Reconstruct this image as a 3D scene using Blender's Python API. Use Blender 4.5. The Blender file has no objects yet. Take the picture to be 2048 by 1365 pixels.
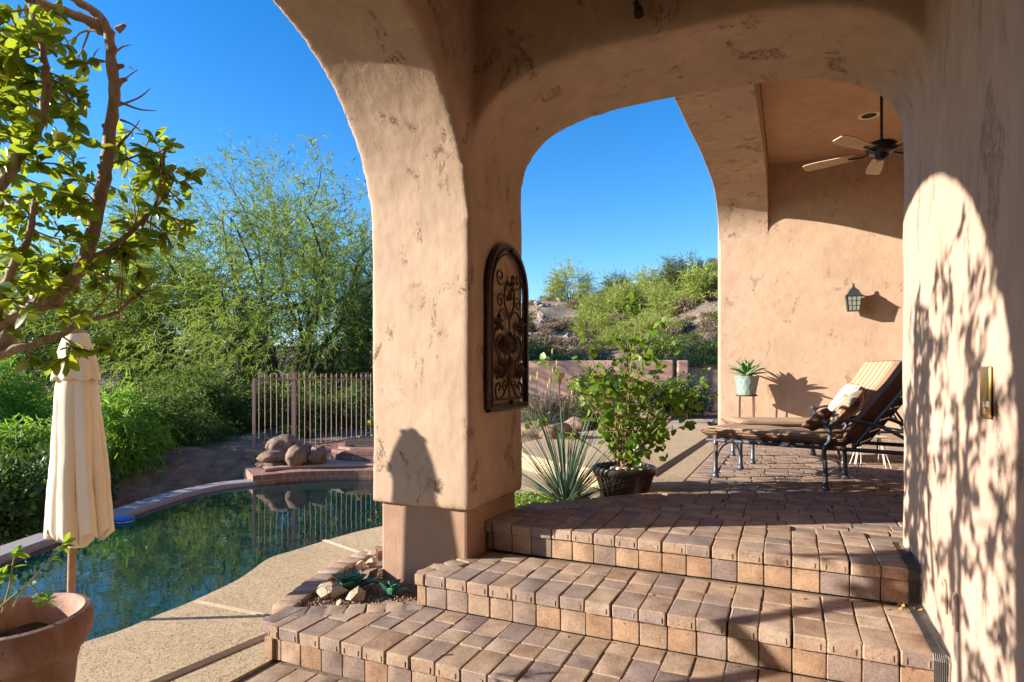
import bpy, bmesh, math, random
import numpy as np
from mathutils import Vector, Matrix, noise as mnoise

random.seed(7)
RNG = np.random.default_rng(7)
S = bpy.context.scene
COL = S.collection

# ------------------------------------------------------------------ camera
F = 1224.0            # focal length in photo pixels (2048 wide)
YH = 750.0            # horizon row in the photo
H = 0.94              # eye height above the upper terrace (z = 0)
cam_d = bpy.data.cameras.new("camera")
cam_d.sensor_width = 36.0
cam_d.lens = F / 2048.0 * 36.0
cam_d.shift_y = (YH - 682.5) / 2048.0
cam_d.clip_start = 0.05
cam_d.clip_end = 3000
cam = bpy.data.objects.new("camera", cam_d)
COL.objects.link(cam)
cam.location = (0, 0, H)
cam.rotation_euler = (math.radians(90), 0, 0)
S.camera = cam

# ------------------------------------------------------------------ sky and sun
SUN = Vector((1.0, 0.08, -0.32)).normalized()     # direction the light travels
SUN_EL = math.asin(-SUN.z)
world = bpy.data.worlds.new("World")
S.world = world
world.use_nodes = True
wn = world.node_tree.nodes; wl = world.node_tree.links
wn.clear()
sky = wn.new("ShaderNodeTexSky"); sky.sky_type = 'NISHITA'
sky.sun_disc = False
sky.sun_elevation = SUN_EL
sky.sun_rotation = math.atan2(-SUN.x, -SUN.y)
sky.altitude = 600; sky.air_density = 1.0; sky.dust_density = 0.3; sky.ozone_density = 2.5
bg = wn.new("ShaderNodeBackground"); bg.inputs[1].default_value = 0.11
wo = wn.new("ShaderNodeOutputWorld")
hs_ = wn.new("ShaderNodeHueSaturation"); hs_.inputs['Saturation'].default_value = 1.38; hs_.inputs['Value'].default_value = 0.93; hs_.inputs['Hue'].default_value = 0.507
wl.new(sky.outputs[0], hs_.inputs['Color']); wl.new(hs_.outputs[0], bg.inputs[0]); wl.new(bg.outputs[0], wo.inputs[0])
sun_d = bpy.data.lights.new("sun", 'SUN')
sun_d.energy = 4.4; sun_d.angle = math.radians(0.55); sun_d.color = (1.0, 0.915, 0.80)
sun = bpy.data.objects.new("sun", sun_d); COL.objects.link(sun)
sun.rotation_euler = SUN.to_track_quat('-Z', 'Y').to_euler()
S.view_settings.view_transform = 'Standard'
S.view_settings.look = 'None'
S.view_settings.exposure = 1.54
S.view_settings.gamma = 1.0
S.cycles.max_bounces = 8
S.cycles.diffuse_bounces = 5

# ------------------------------------------------------------------ frames
P0 = np.array([-0.251, 3.66])
Ud = np.array([0.4131, 0.9107]); Vd = np.array([0.9107, -0.4131])
def W(u, v, z=0.0):
    p = P0 + u * Ud + v * Vd
    return Vector((p[0], p[1], z))
def at(px, py, z=0.0):            # photo pixel on the level z
    Y = F * (H - z) / (py - YH)
    return Vector(((px - 1024.0) / F * Y, Y, z))
def atd(px, py, Y):               # photo pixel at the depth Y
    return Vector(((px - 1024.0) / F * Y, Y, H - (py - YH) / F * Y))
def uv_of(X, Y):
    d = np.array([X, Y]) - P0
    return float(d @ Ud), float(d @ Vd)

# ------------------------------------------------------------------ objects
ORG = {}
def tag(o, label=None, cat=None, group=None, kind=None):
    if label: o['label'] = label
    if cat: o['category'] = cat
    if group: o['group'] = group
    if kind: o['kind'] = kind
    return o
def thing(name, label, cat, loc=(0, 0, 0), rz=0.0, group=None):
    o = bpy.data.objects.new(name, None); COL.objects.link(o)
    o.empty_display_size = 0.2
    o.location = loc; o.rotation_euler = (0, 0, rz)
    ORG[o.name] = Vector(loc)
    return tag(o, label, cat, group)
def mesh_obj(name, V, Fc, mats, parent=None, smooth=False, local=False, mi=None, loc=None):
    """V (n,3), Fc list of index lists or (m,k) int array, in world coordinates unless local"""
    V = np.asarray(V, dtype=np.float64).reshape(-1, 3)
    org = Vector((0, 0, 0))
    if parent is not None: org = ORG.get(parent.name, Vector((0, 0, 0)))
    elif loc is not None: org = Vector(loc)
    if not local: V = V - np.array(org)
    me = bpy.data.meshes.new(name)
    if isinstance(Fc, np.ndarray):
        m, k = Fc.shape
        me.vertices.add(len(V)); me.vertices.foreach_set("co", V.ravel())
        me.loops.add(m * k); me.loops.foreach_set("vertex_index", Fc.ravel().astype(np.int32))
        me.polygons.add(m); me.polygons.foreach_set("loop_start", np.arange(0, m * k, k, dtype=np.int32))
        me.update(calc_edges=True)
    else:
        me.from_pydata(V.tolist(), [], Fc)
        me.update()
    if not isinstance(mats, (list, tuple)): mats = [mats]
    for m_ in mats: me.materials.append(m_)
    if mi is not None: me.polygons.foreach_set("material_index", np.asarray(mi, dtype=np.int32))
    if smooth: me.polygons.foreach_set("use_smooth", np.ones(len(me.polygons), dtype=bool))
    o = bpy.data.objects.new(name, me); COL.objects.link(o)
    if parent is not None:
        o.parent = parent; ORG[o.name] = org
    else:
        o.location = org; ORG[o.name] = org
    return o
def copy_tree(o, parent=None):
    c = o.copy(); COL.objects.link(c); c.parent = parent
    for ch in list(o.children): copy_tree(ch, c)
    return c

class MB:
    def __init__(s): s.v = []; s.f = []; s.m = []
    def add(s, V, Fc, m=0):
        b = len(s.v)
        s.v.extend([tuple(p) for p in V])
        for f in Fc: s.f.append([i + b for i in f]); s.m.append(m)
    def box(s, c, size, m=0, rz=0.0, R=None):
        x, y, z = [a / 2 for a in size]
        vs = [Vector(p) for p in [(-x,-y,-z),(x,-y,-z),(x,y,-z),(-x,y,-z),(-x,-y,z),(x,-y,z),(x,y,z),(-x,y,z)]]
        M = R if R is not None else Matrix.Rotation(rz, 3, 'Z')
        c = Vector(c)
        s.add([M @ p + c for p in vs], [(3,2,1,0),(4,5,6,7),(0,1,5,4),(1,2,6,5),(2,3,7,6),(3,0,4,7)], m)
    def rbox(s, c, size, r, m=0, rz=0.0, R=None, jit=0.0):
        """box with rounded edges (two chamfer rings)"""
        x, y, z = [a / 2 for a in size]
        M = R if R is not None else Matrix.Rotation(rz, 3, 'Z')
        c = Vector(c); rings = []
        prof = [(-z, r), (-z + r * .3, r * .3), (-z + r, 0), (z - r, 0), (z - r * .3, r * .3), (z, r)]
        for (zz, ins) in prof:
            a, b = x - ins, y - ins; k = r * 0.9
            rings.append([(-a + k, -b, zz), (a - k, -b, zz), (a, -b + k, zz), (a, b - k, zz), (a - k, b, zz), (-a + k, b, zz), (-a, b - k, zz), (-a, -b + k, zz)])
        V = []
        for rg in rings:
            for p in rg:
                q = Vector(p)
                if jit: q += Vector((random.uniform(-jit, jit), random.uniform(-jit, jit), random.uniform(-jit, jit)))
                V.append(M @ q + c)
        n = len(rings); Fc = [tuple(range(7, -1, -1)), tuple(range((n - 1) * 8, n * 8))]
        for i in range(n - 1):
            for k in range(8):
                Fc.append((i * 8 + k, i * 8 + (k + 1) % 8, (i + 1) * 8 + (k + 1) % 8, (i + 1) * 8 + k))
        s.add(V, Fc, m)
    def tube(s, pts, rad, n=6, m=0, cap=True, flat=1.0):
        pts = [Vector(p) for p in pts]
        if not isinstance(rad, (list, tuple)): rad = [rad] * len(pts)
        b = len(s.v); prev = None; V = []
        for i, p in enumerate(pts):
            t = (pts[min(i + 1, len(pts) - 1)] - pts[max(i - 1, 0)])
            if t.length < 1e-9: t = Vector((0, 0, 1))
            t.normalize()
            if prev is None:
                a = t.orthogonal().normalized()
            else:
                a = (prev - t * prev.dot(t))
                a = a.normalized() if a.length > 1e-6 else t.orthogonal().normalized()
            prev = a; c = t.cross(a)
            for k in range(n):
                th = 2 * math.pi * k / n
                V.append(p + a * (math.cos(th) * rad[i]) + c * (math.sin(th) * rad[i] * flat))
        Fc = []
        for i in range(len(pts) - 1):
            for k in range(n):
                Fc.append((i * n + k, i * n + (k + 1) % n, (i + 1) * n + (k + 1) % n, (i + 1) * n + k))
        if cap:
            Fc.append(tuple(range(n - 1, -1, -1))); Fc.append(tuple(range((len(pts) - 1) * n, len(pts) * n)))
        s.add(V, Fc, m)
    def lathe(s, prof, c=(0, 0, 0), n=32, m=0, fn=None, closed=False):
        """prof: list of (r, z)"""
        c = Vector(c); V = []
        for i, (r, z) in enumerate(prof):
            for k in range(n):
                th = 2 * math.pi * k / n
                rr, zz = (r, z) if fn is None else fn(r, z, th, i)
                V.append((c.x + rr * math.cos(th), c.y + rr * math.sin(th), c.z + zz))
        Fc = []
        for i in range(len(prof) - 1):
            for k in range(n):
                Fc.append((i * n + k, i * n + (k + 1) % n, (i + 1) * n + (k + 1) % n, (i + 1) * n + k))
        if closed:
            Fc.append(tuple(range(n - 1, -1, -1))); Fc.append(tuple(range((len(prof) - 1) * n, len(prof) * n)))
        s.add(V, Fc, m)
    def prism(s, poly, z0, z1, m=0):
        """poly: ccw list of (x, y)"""
        n = len(poly)
        V = [(p[0], p[1], z0) for p in poly] + [(p[0], p[1], z1) for p in poly]
        Fc = [tuple(range(n - 1, -1, -1)), tuple(range(n, 2 * n))]
        for k in range(n): Fc.append((k, (k + 1) % n, n + (k + 1) % n, n + k))
        s.add(V, Fc, m)
    def build(s, name, mats, parent=None, smooth=False, local=False, loc=None, bevel=0.0):
        o = mesh_obj(name, np.array(s.v), s.f, mats, parent, smooth, local, s.m, loc)
        if bevel:
            b = o.modifiers.new("bevel", 'BEVEL'); b.width = bevel; b.segments = 2; b.limit_method = 'ANGLE'
        if smooth:
            try: o.data.set_sharp_from_angle(angle=math.radians(42))
            except Exception: pass
        return o

def bez(pts, n=8):
    """Catmull-Rom through pts"""
    pts = [Vector(p) for p in pts]; out = []
    P = [pts[0]] + pts + [pts[-1]]
    for i in range(len(pts) - 1):
        a, b, c, d = P[i], P[i + 1], P[i + 2], P[i + 3]
        for k in range(n):
            t = k / n
            out.append(0.5 * ((2 * b) + (c - a) * t + (2 * a - 5 * b + 4 * c - d) * t * t + (3 * b - a - 3 * c + d) * t ** 3))
    out.append(pts[-1]); return out
def smooth_poly(pts, n=6):
    out = bez([Vector((p[0], p[1], 0)) for p in pts], n)
    return [(p.x, p.y) for p in out]

# ------------------------------------------------------------------ materials
def new_mat(name):
    m = bpy.data.materials.new(name); m.use_nodes = True
    nt = m.node_tree; b = nt.nodes["Principled BSDF"]
    return m, nt, b
def nd(nt, t, **kw):
    n = nt.nodes.new(t)
    for k, v in kw.items():
        if k.startswith('i_'):
            n.inputs[k[2:].replace('_', ' ')].default_value = v
        else: setattr(n, k, v)
    return n
def ramp(nt, stops, interp='LINEAR'):
    r = nt.nodes.new("ShaderNodeValToRGB"); cr = r.color_ramp; cr.interpolation = interp
    while len(cr.elements) < len(stops): cr.elements.new(0.5)
    for e, (p, c) in zip(cr.elements, stops):
        e.position = p; e.color = (c[0], c[1], c[2], 1) if hasattr(c, '__len__') else (c, c, c, 1)
    return r
def noise_n(nt, vec, scale, detail=4, rough=0.55, dist=0.0):
    n = nt.nodes.new("ShaderNodeTexNoise")
    n.inputs['Scale'].default_value = scale; n.inputs['Detail'].default_value = detail
    n.inputs['Roughness'].default_value = rough; n.inputs['Distortion'].default_value = dist
    if vec is not None: nt.links.new(vec, n.inputs['Vector'])
    return n
def mixc(nt, fac, a, b, mode='MIX'):
    m = nt.nodes.new("ShaderNodeMix"); m.data_type = 'RGBA'; m.blend_type = mode
    for s_, v in ((0, fac), (6, a), (7, b)):
        if hasattr(v, 'is_output') or isinstance(v, bpy.types.NodeSocket): nt.links.new(v, m.inputs[s_])
        else: m.inputs[s_].default_value = v if s_ == 0 else (v[0], v[1], v[2], 1)
    return m.outputs[2]
def math_n(nt, op, a, b=None):
    m = nt.nodes.new("ShaderNodeMath"); m.operation = op
    for i, v in enumerate((a, b)):
        if v is None: continue
        if isinstance(v, bpy.types.NodeSocket): nt.links.new(v, m.inputs[i])
        else: m.inputs[i].default_value = v
    return m.outputs[0]
def bump(nt, b, h, strength=0.5, dist=0.01, prev=None):
    n = nt.nodes.new("ShaderNodeBump"); n.inputs['Strength'].default_value = strength
    n.inputs['Distance'].default_value = dist
    nt.links.new(h, n.inputs['Height'])
    if prev is not None: nt.links.new(prev, n.inputs['Normal'])
    nt.links.new(n.outputs[0], b.inputs['Normal'])
    return n.outputs[0]
def objc(nt): return nt.nodes.new("ShaderNodeTexCoord").outputs['Object']
def posc(nt): return nt.nodes.new("ShaderNodeNewGeometry").outputs['Position']
def island(nt): return nt.nodes.new("ShaderNodeNewGeometry").outputs['Random Per Island']
def mapping(nt, vec, scale=(1, 1, 1), rot=(0, 0, 0)):
    m = nt.nodes.new("ShaderNodeMapping"); m.inputs['Scale'].default_value = scale
    m.inputs['Rotation'].default_value = rot
    nt.links.new(vec, m.inputs['Vector']); return m.outputs[0]

def simple(name, col, rough=0.6, metal=0.0, var=0.15, nscale=20, bmp=0.0, bdist=0.004, spec=0.5):
    m, nt, b = new_mat(name)
    v = objc(nt); n = noise_n(nt, v, nscale, 5)
    lo = [max(0, c * (1 - var)) for c in col]; hi = [min(1, c * (1 + var)) for c in col]
    r = ramp(nt, [(0.3, lo), (0.7, hi)]); nt.links.new(n.outputs[0], r.inputs[0])
    nt.links.new(r.outputs[0], b.inputs['Base Color'])
    b.inputs['Roughness'].default_value = rough; b.inputs['Metallic'].default_value = metal
    b.inputs['Specular IOR Level'].default_value = spec
    if bmp:
        n2 = noise_n(nt, v, nscale * 4, 4); bump(nt, b, n2.outputs[0], bmp, bdist)
    return m

def stucco(name, col, dark, marks=1.0, stretch=(1, 1, 1), cut=0.578):
    m, nt, b = new_mat(name)
    p = posc(nt)
    pm = mapping(nt, p, stretch)
    big = noise_n(nt, p, 1.3, 4, 0.6)
    mid = noise_n(nt, pm, 6.0, 5, 0.65, 0.4)
    c0 = ramp(nt, [(0.3, [c * 0.88 for c in col]), (0.68, [min(1, c * 1.07) for c in col])])
    nt.links.new(big.outputs[0], c0.inputs[0])
    m1 = ramp(nt, [(0.25, (0.86, 0.84, 0.82)), (0.65, (1.05, 1.04, 1.04))]); nt.links.new(mid.outputs[0], m1.inputs[0])
    col1 = mixc(nt, 1.0, c0.outputs[0], m1.outputs[0], 'MULTIPLY')
    # torn trowel patches: scattered ragged clusters of vein-like marks
    reg_ = noise_n(nt, pm, 3.6, 4, 0.65, 0.6)
    blob = ramp(nt, [(cut, 0.0), (cut + 0.07, 1.0)]); nt.links.new(reg_.outputs[0], blob.inputs[0])
    vein = noise_n(nt, pm, 16.0, 7, 0.72, 1.6)
    dv = math_n(nt, 'ABSOLUTE', math_n(nt, 'SUBTRACT', vein.outputs[0], 0.5))
    fr = ramp(nt, [(0.010, 1.0), (0.031, 0.0)]); nt.links.new(dv, fr.inputs[0])
    pit = noise_n(nt, pm, 60.0, 4, 0.7, 0.8); pr_ = ramp(nt, [(0.58, 0.0), (0.63, 0.8)]); nt.links.new(pit.outputs[0], pr_.inputs[0])
    mk0 = math_n(nt, 'MAXIMUM', fr.outputs[0], pr_.outputs[0])
    mk = math_n(nt, 'MULTIPLY', blob.outputs[0], mk0)
    mk = math_n(nt, 'MULTIPLY', mk, marks)
    mk.node.use_clamp = True
    smear = math_n(nt, 'MULTIPLY', blob.outputs[0], 0.07 * marks)
    col1 = mixc(nt, smear, col1, dark)
    col2 = mixc(nt, mk, col1, dark)
    # thin hairline cracks
    cr = noise_n(nt, pm, 3.2, 6, 0.6, 0.8)
    d = math_n(nt, 'ABSOLUTE', math_n(nt, 'SUBTRACT', cr.outputs[0], 0.5))
    crr = ramp(nt, [(0.0, 1.0), (0.004, 0.0)]); nt.links.new(d, crr.inputs[0])
    gate = ramp(nt, [(0.57, 0.0), (0.63, 0.6)]); nt.links.new(noise_n(nt, p, 3.0, 3).outputs[0], gate.inputs[0])
    ck = math_n(nt, 'MULTIPLY', crr.outputs[0], gate.outputs[0])
    col3 = mixc(nt, ck, col2, dark)
    nt.links.new(col3, b.inputs['Base Color'])
    b.inputs['Roughness'].default_value = 0.82; b.inputs['Specular IOR Level'].default_value = 0.25
    # relief: sand grain, trowel sweeps, torn patches
    grain = noise_n(nt, p, 150.0, 3, 0.7)
    sweep = noise_n(nt, mapping(nt, p, (1, 1, 1.3)), 3.2, 3, 0.45, 0.5)
    strk = noise_n(nt, mapping(nt, p, (14, 14, 2.2), (0.35, 0.2, 0.0)), 1.6, 4, 0.6, 0.3)
    hs = math_n(nt, 'ADD', math_n(nt, 'MULTIPLY', sweep.outputs[0], 0.55), math_n(nt, 'MULTIPLY', mid.outputs[0], 0.30))
    hs = math_n(nt, 'ADD', hs, math_n(nt, 'MULTIPLY', strk.outputs[0], 0.16))
    hs = math_n(nt, 'ADD', hs, math_n(nt, 'MULTIPLY', grain.outputs[0], 0.10))
    hs = math_n(nt, 'SUBTRACT', hs, math_n(nt, 'MULTIPLY', mk, 0.34))
    hs = math_n(nt, 'SUBTRACT', hs, math_n(nt, 'MULTIPLY', ck, 0.1))
    bump(nt, b, hs, 0.62, 0.017)
    return m

M = {}
M['stucco'] = stucco("stucco_sand", (0.46, 0.328, 0.232), (0.12, 0.065, 0.04), 1.0, (1.3, 1.3, 0.85))
M['stucco_back'] = stucco("stucco_back", (0.45, 0.31, 0.212), (0.22, 0.13, 0.08), 0.75, (1.2, 1.2, 0.8), 0.59)
M['stucco_side'] = stucco("stucco_side", (0.50, 0.355, 0.27), (0.17, 0.105, 0.075), 0.6, (1.7, 1.7, 0.6))
M['stucco_plain'] = stucco("stucco_plain", (0.45, 0.285, 0.175), (0.3, 0.17, 0.1), 0.0)
M['stucco_garden'] = stucco("stucco_garden", (0.52, 0.31, 0.235), (0.2, 0.1, 0.07), 0.2)
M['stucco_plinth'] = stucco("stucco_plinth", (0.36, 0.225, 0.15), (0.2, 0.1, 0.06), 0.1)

def paver_mat(name, cols, bscale=1.0):
    m, nt, b = new_mat(name)
    isl = island(nt)
    st = [(i / (len(cols)), c) for i, c in enumerate(cols)]
    r = ramp(nt, st, 'CONSTANT'); nt.links.new(isl, r.inputs[0])
    p = posc(nt)
    n1 = noise_n(nt, p, 9, 5, 0.65); r1 = ramp(nt, [(0.32, (0.74, 0.70, 0.68)), (0.52, (1, 1, 1)), (0.7, (1.2, 1.2, 1.17))]); nt.links.new(n1.outputs[0], r1.inputs[0])
    c = mixc(nt, 1.0, r.outputs[0], r1.outputs[0], 'MULTIPLY')
    n2 = noise_n(nt, p, 95, 4, 0.8); r2 = ramp(nt, [(0.32, (0.35, 0.3, 0.27)), (0.43, (0.95, 0.95, 0.95)), (0.56, (1, 1, 1)), (0.68, (1.4, 1.36, 1.3))]); nt.links.new(n2.outputs[0], r2.inputs[0])
    c = mixc(nt, 1.0, c, r2.outputs[0], 'MULTIPLY')
    nt.links.new(c, b.inputs['Base Color'])
    b.inputs['Roughness'].default_value = 0.88; b.inputs['Specular IOR Level'].default_value = 0.2
    n3 = noise_n(nt, p, 60, 6, 0.75)
    h = math_n(nt, 'ADD', math_n(nt, 'MULTIPLY', n1.outputs[0], 0.5), math_n(nt, 'MULTIPLY', n3.outputs[0], 0.5))
    bump(nt, b, h, 0.6 * bscale, 0.008)
    return m
PCOL = [(0.381, 0.274, 0.199), (0.354, 0.251, 0.181), (0.309, 0.228, 0.181), (0.381, 0.265, 0.185), (0.254, 0.191, 0.167), (0.363, 0.255, 0.181), (0.336, 0.219, 0.148), (0.400, 0.301, 0.223), (0.291, 0.219, 0.181)]
M['paver'] = paver_mat("paver", PCOL)
PFACE = [(0.345, 0.239, 0.167), (0.235, 0.172, 0.149), (0.318, 0.198, 0.127), (0.363, 0.234, 0.149), (0.281, 0.202, 0.163), (0.336, 0.212, 0.136)]
M['paver_face'] = paver_mat("paver_face", PFACE)
M['paver_red'] = paver_mat("paver_red", [(0.33, 0.17, 0.12), (0.28, 0.14, 0.10), (0.36, 0.2, 0.14)])
M['joint'] = simple("joint_sand", (0.19, 0.14, 0.095), 0.95, var=0.4, nscale=60)

def deck_mat():
    m, nt, b = new_mat("cool_deck")
    p = posc(nt)
    n0 = noise_n(nt, p, 1.1, 4); r0 = ramp(nt, [(0.3, (0.48, 0.35, 0.205)), (0.7, (0.57, 0.43, 0.265))]); nt.links.new(n0.outputs[0], r0.inputs[0])
    n = noise_n(nt, p, 27, 3, 0.5, 1.8)
    isl = ramp(nt, [(0.47, 0.0), (0.51, 1.0)]); nt.links.new(n.outputs[0], isl.inputs[0])
    edge = ramp(nt, [(0.45, 1.0), (0.485, 0.42), (0.52, 1.0)]); nt.links.new(n.outputs[0], edge.inputs[0])
    c = mixc(nt, 1.0, r0.outputs[0], edge.outputs[0], 'MULTIPLY')
    nt.links.new(c, b.inputs['Base Color'])
    b.inputs['Roughness'].default_value = 0.9; b.inputs['Specular IOR Level'].default_value = 0.2
    g = noise_n(nt, p, 240, 2)
    h = math_n(nt, 'ADD', isl.outputs[0], math_n(nt, 'MULTIPLY', g.outputs[0], 0.35))
    bump(nt, b, h, 0.9, 0.006)
    return m
M['deck'] = deck_mat()
M['deck_line'] = simple("deck_line", (0.42, 0.32, 0.215), 0.9, var=0.1)

def ground_mat():
    m, nt, b = new_mat("desert_ground")
    p = posc(nt)
    n0 = noise_n(nt, p, 0.35, 6, 0.65); n1 = noise_n(nt, p, 3.5, 6, 0.7)
    r0 = ramp(nt, [(0.35, (0.16, 0.115, 0.08)), (0.5, (0.27, 0.20, 0.145)), (0.66, (0.40, 0.32, 0.25))])
    mx = math_n(nt, 'ADD', math_n(nt, 'MULTIPLY', n0.outputs[0], 0.5), math_n(nt, 'MULTIPLY', n1.outputs[0], 0.5))
    nt.links.new(mx, r0.inputs[0]); nt.links.new(r0.outputs[0], b.inputs['Base Color'])
    b.inputs['Roughness'].default_value = 0.95; b.inputs['Specular IOR Level'].default_value = 0.1
    n2 = noise_n(nt, p, 14, 6, 0.75)
    h = math_n(nt, 'ADD', n1.outputs[0], math_n(nt, 'MULTIPLY', n2.outputs[0], 0.4))
    bump(nt, b, h, 1.0, 0.12)
    return m
M['ground'] = ground_mat()
M['dirt'] = simple("bank_dirt", (0.30, 0.145, 0.075), 0.95, var=0.45, nscale=5, bmp=0.9, bdist=0.05)

def water_mat():
    m, nt, b = new_mat("pool_water")
    p = posc(nt)
    n0 = noise_n(nt, p, 0.8, 4); r0 = ramp(nt, [(0.35, (0.001, 0.014, 0.015)), (0.7, (0.002, 0.028, 0.027))])
    nt.links.new(n0.outputs[0], r0.inputs[0]); nt.links.new(r0.outputs[0], b.inputs['Base Color'])
    b.inputs['Roughness'].default_value = 0.015; b.inputs['IOR'].default_value = 1.40
    b.inputs['Specular IOR Level'].default_value = 0.9
    n1 = noise_n(nt, mapping(nt, p, (1, 1, 1)), 6.0, 3, 0.5, 0.6); n2 = noise_n(nt, p, 1.6, 2)
    h = math_n(nt, 'ADD', math_n(nt, 'MULTIPLY', n1.outputs[0], 0.3), n2.outputs[0])
    bump(nt, b, h, 0.06, 0.03)
    return m
M['water'] = water_mat()
M['coping'] = simple("pool_coping", (0.30, 0.25, 0.235), 0.9, var=0.25, nscale=60, bmp=0.6)
M['coping_tan'] = simple("coping_tan", (0.42, 0.27, 0.18), 0.9, var=0.15, nscale=60, bmp=0.5)

def brick_mat(name, c1, c2, mortar, sx, sy, msize=0.03, rz=0.0):
    m, nt, b = new_mat(name)
    uvn = nt.nodes.new("ShaderNodeUVMap")
    bt = nt.nodes.new("ShaderNodeTexBrick"); nt.links.new(uvn.outputs[0], bt.inputs['Vector'])
    bt.inputs['Color1'].default_value = (*c1, 1); bt.inputs['Color2'].default_value = (*c2, 1); bt.inputs['Mortar'].default_value = (*mortar, 1)
    bt.inputs['Scale'].default_value = 1.0; bt.inputs['Brick Width'].default_value = sx; bt.inputs['Row Height'].default_value = sy
    bt.inputs['Mortar Size'].default_value = msize
    n = noise_n(nt, posc(nt), 25, 5, 0.7); r = ramp(nt, [(0.3, 0.75), (0.7, 1.2)]); nt.links.new(n.outputs[0], r.inputs[0])
    c = mixc(nt, 1.0, bt.outputs[0], r.outputs[0], 'MULTIPLY'); nt.links.new(c, b.inputs['Base Color'])
    b.inputs['Roughness'].default_value = 0.85
    inv = math_n(nt, 'SUBTRACT', 1.0, bt.outputs[1])
    bump(nt, b, inv, 0.5, 0.006)
    return m

def leaf_mat(name, stops, trans=0.35, tcol=(0.35, 0.5, 0.03), rough=0.45, spec=0.4):
    m, nt, b = new_mat(name)
    isl = island(nt)
    r = ramp(nt, stops); nt.links.new(isl, r.inputs[0])
    nt.links.new(r.outputs[0], b.inputs['Base Color'])
    b.inputs['Roughness'].default_value = rough; b.inputs['Specular IOR Level'].default_value = spec
    tr = nt.nodes.new("ShaderNodeBsdfTranslucent")
    tc = mixc(nt, 0.6, r.outputs[0], tcol); nt.links.new(tc, tr.inputs[0])
    mx = nt.nodes.new("ShaderNodeMixShader"); mx.inputs[0].default_value = trans
    out = nt.nodes["Material Output"]
    nt.links.new(b.outputs[0], mx.inputs[1]); nt.links.new(tr.outputs[0], mx.inputs[2]); nt.links.new(mx.outputs[0], out.inputs[0])
    return m
M['leaf_ficus'] = leaf_mat("leaf_ficus", [(0.0, (0.03, 0.08, 0.012)), (0.35, (0.07, 0.145, 0.018)), (0.75, (0.18, 0.25, 0.022)), (0.95, (0.36, 0.36, 0.03)), (1.0, (0.5, 0.38, 0.03))], 0.52, (0.5, 0.6, 0.03), 0.32, 0.5)
M['leaf_mesquite'] = leaf_mat("leaf_mesquite", [(0.0, (0.06, 0.11, 0.025)), (0.6, (0.15, 0.225, 0.045)), (1.0, (0.34, 0.40, 0.07))], 0.35, (0.4, 0.5, 0.06), 0.6, 0.2)
M['leaf_shade'] = leaf_mat("leaf_shade", [(0.0, (0.025, 0.05, 0.014)), (0.6, (0.06, 0.10, 0.022)), (1.0, (0.15, 0.20, 0.04))], 0.3, (0.3, 0.42, 0.05), 0.6, 0.2)  # darker leaf green, with the shade low in the thicket put into the colour
M['leaf_bright'] = leaf_mat("leaf_bright", [(0.0, (0.07, 0.18, 0.02)), (0.6, (0.17, 0.33, 0.03)), (1.0, (0.36, 0.50, 0.05))], 0.4, (0.4, 0.6, 0.05), 0.5, 0.3)
M['leaf_hedge'] = leaf_mat("leaf_hedge", [(0.0, (0.02, 0.05, 0.012)), (0.6, (0.045, 0.095, 0.02)), (1.0, (0.09, 0.15, 0.03))], 0.2, (0.2, 0.35, 0.04), 0.5, 0.3)
M['leaf_palo'] = leaf_mat("leaf_palo", [(0.0, (0.16, 0.21, 0.06)), (0.6, (0.28, 0.33, 0.08)), (1.0, (0.45, 0.46, 0.10))], 0.3, (0.45, 0.5, 0.1), 0.7, 0.1)
M['leaf_creosote'] = leaf_mat("leaf_creosote", [(0.0, (0.07, 0.10, 0.03)), (0.6, (0.13, 0.165, 0.045)), (1.0, (0.20, 0.22, 0.06))], 0.25, (0.3, 0.35, 0.08), 0.7, 0.1)
M['leaf_dry'] = leaf_mat("leaf_dry", [(0.0, (0.14, 0.10, 0.065)), (0.6, (0.24, 0.18, 0.12)), (1.0, (0.36, 0.29, 0.2))], 0.1, (0.4, 0.3, 0.15), 0.9, 0.1)
M['leaf_bush'] = leaf_mat("leaf_bush", [(0.0, (0.05, 0.12, 0.012)), (0.6, (0.11, 0.22, 0.02)), (1.0, (0.24, 0.35, 0.03))], 0.4, (0.42, 0.6, 0.03), 0.4, 0.4)
M['leaf_cover'] = leaf_mat("leaf_cover", [(0.0, (0.08, 0.18, 0.02)), (1.0, (0.25, 0.38, 0.04))], 0.3, (0.4, 0.5, 0.04), 0.5, 0.3)
M['leaf_yucca'] = leaf_mat("leaf_yucca", [(0.0, (0.09, 0.14, 0.10)), (1.0, (0.22, 0.29, 0.22))], 0.1, (0.3, 0.4, 0.15), 0.5, 0.3)
M['leaf_agave'] = leaf_mat("leaf_agave", [(0.0, (0.09, 0.19, 0.07)), (1.0, (0.2, 0.34, 0.13))], 0.12, (0.35, 0.5, 0.1), 0.45, 0.4)
M['leaf_tin'] = simple("agave_ornament_green", (0.05, 0.17, 0.10), 0.4, var=0.35, nscale=14)
M['flower_yellow'] = simple("flower_yellow", (0.75, 0.5, 0.03), 0.6, var=0.2)

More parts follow.
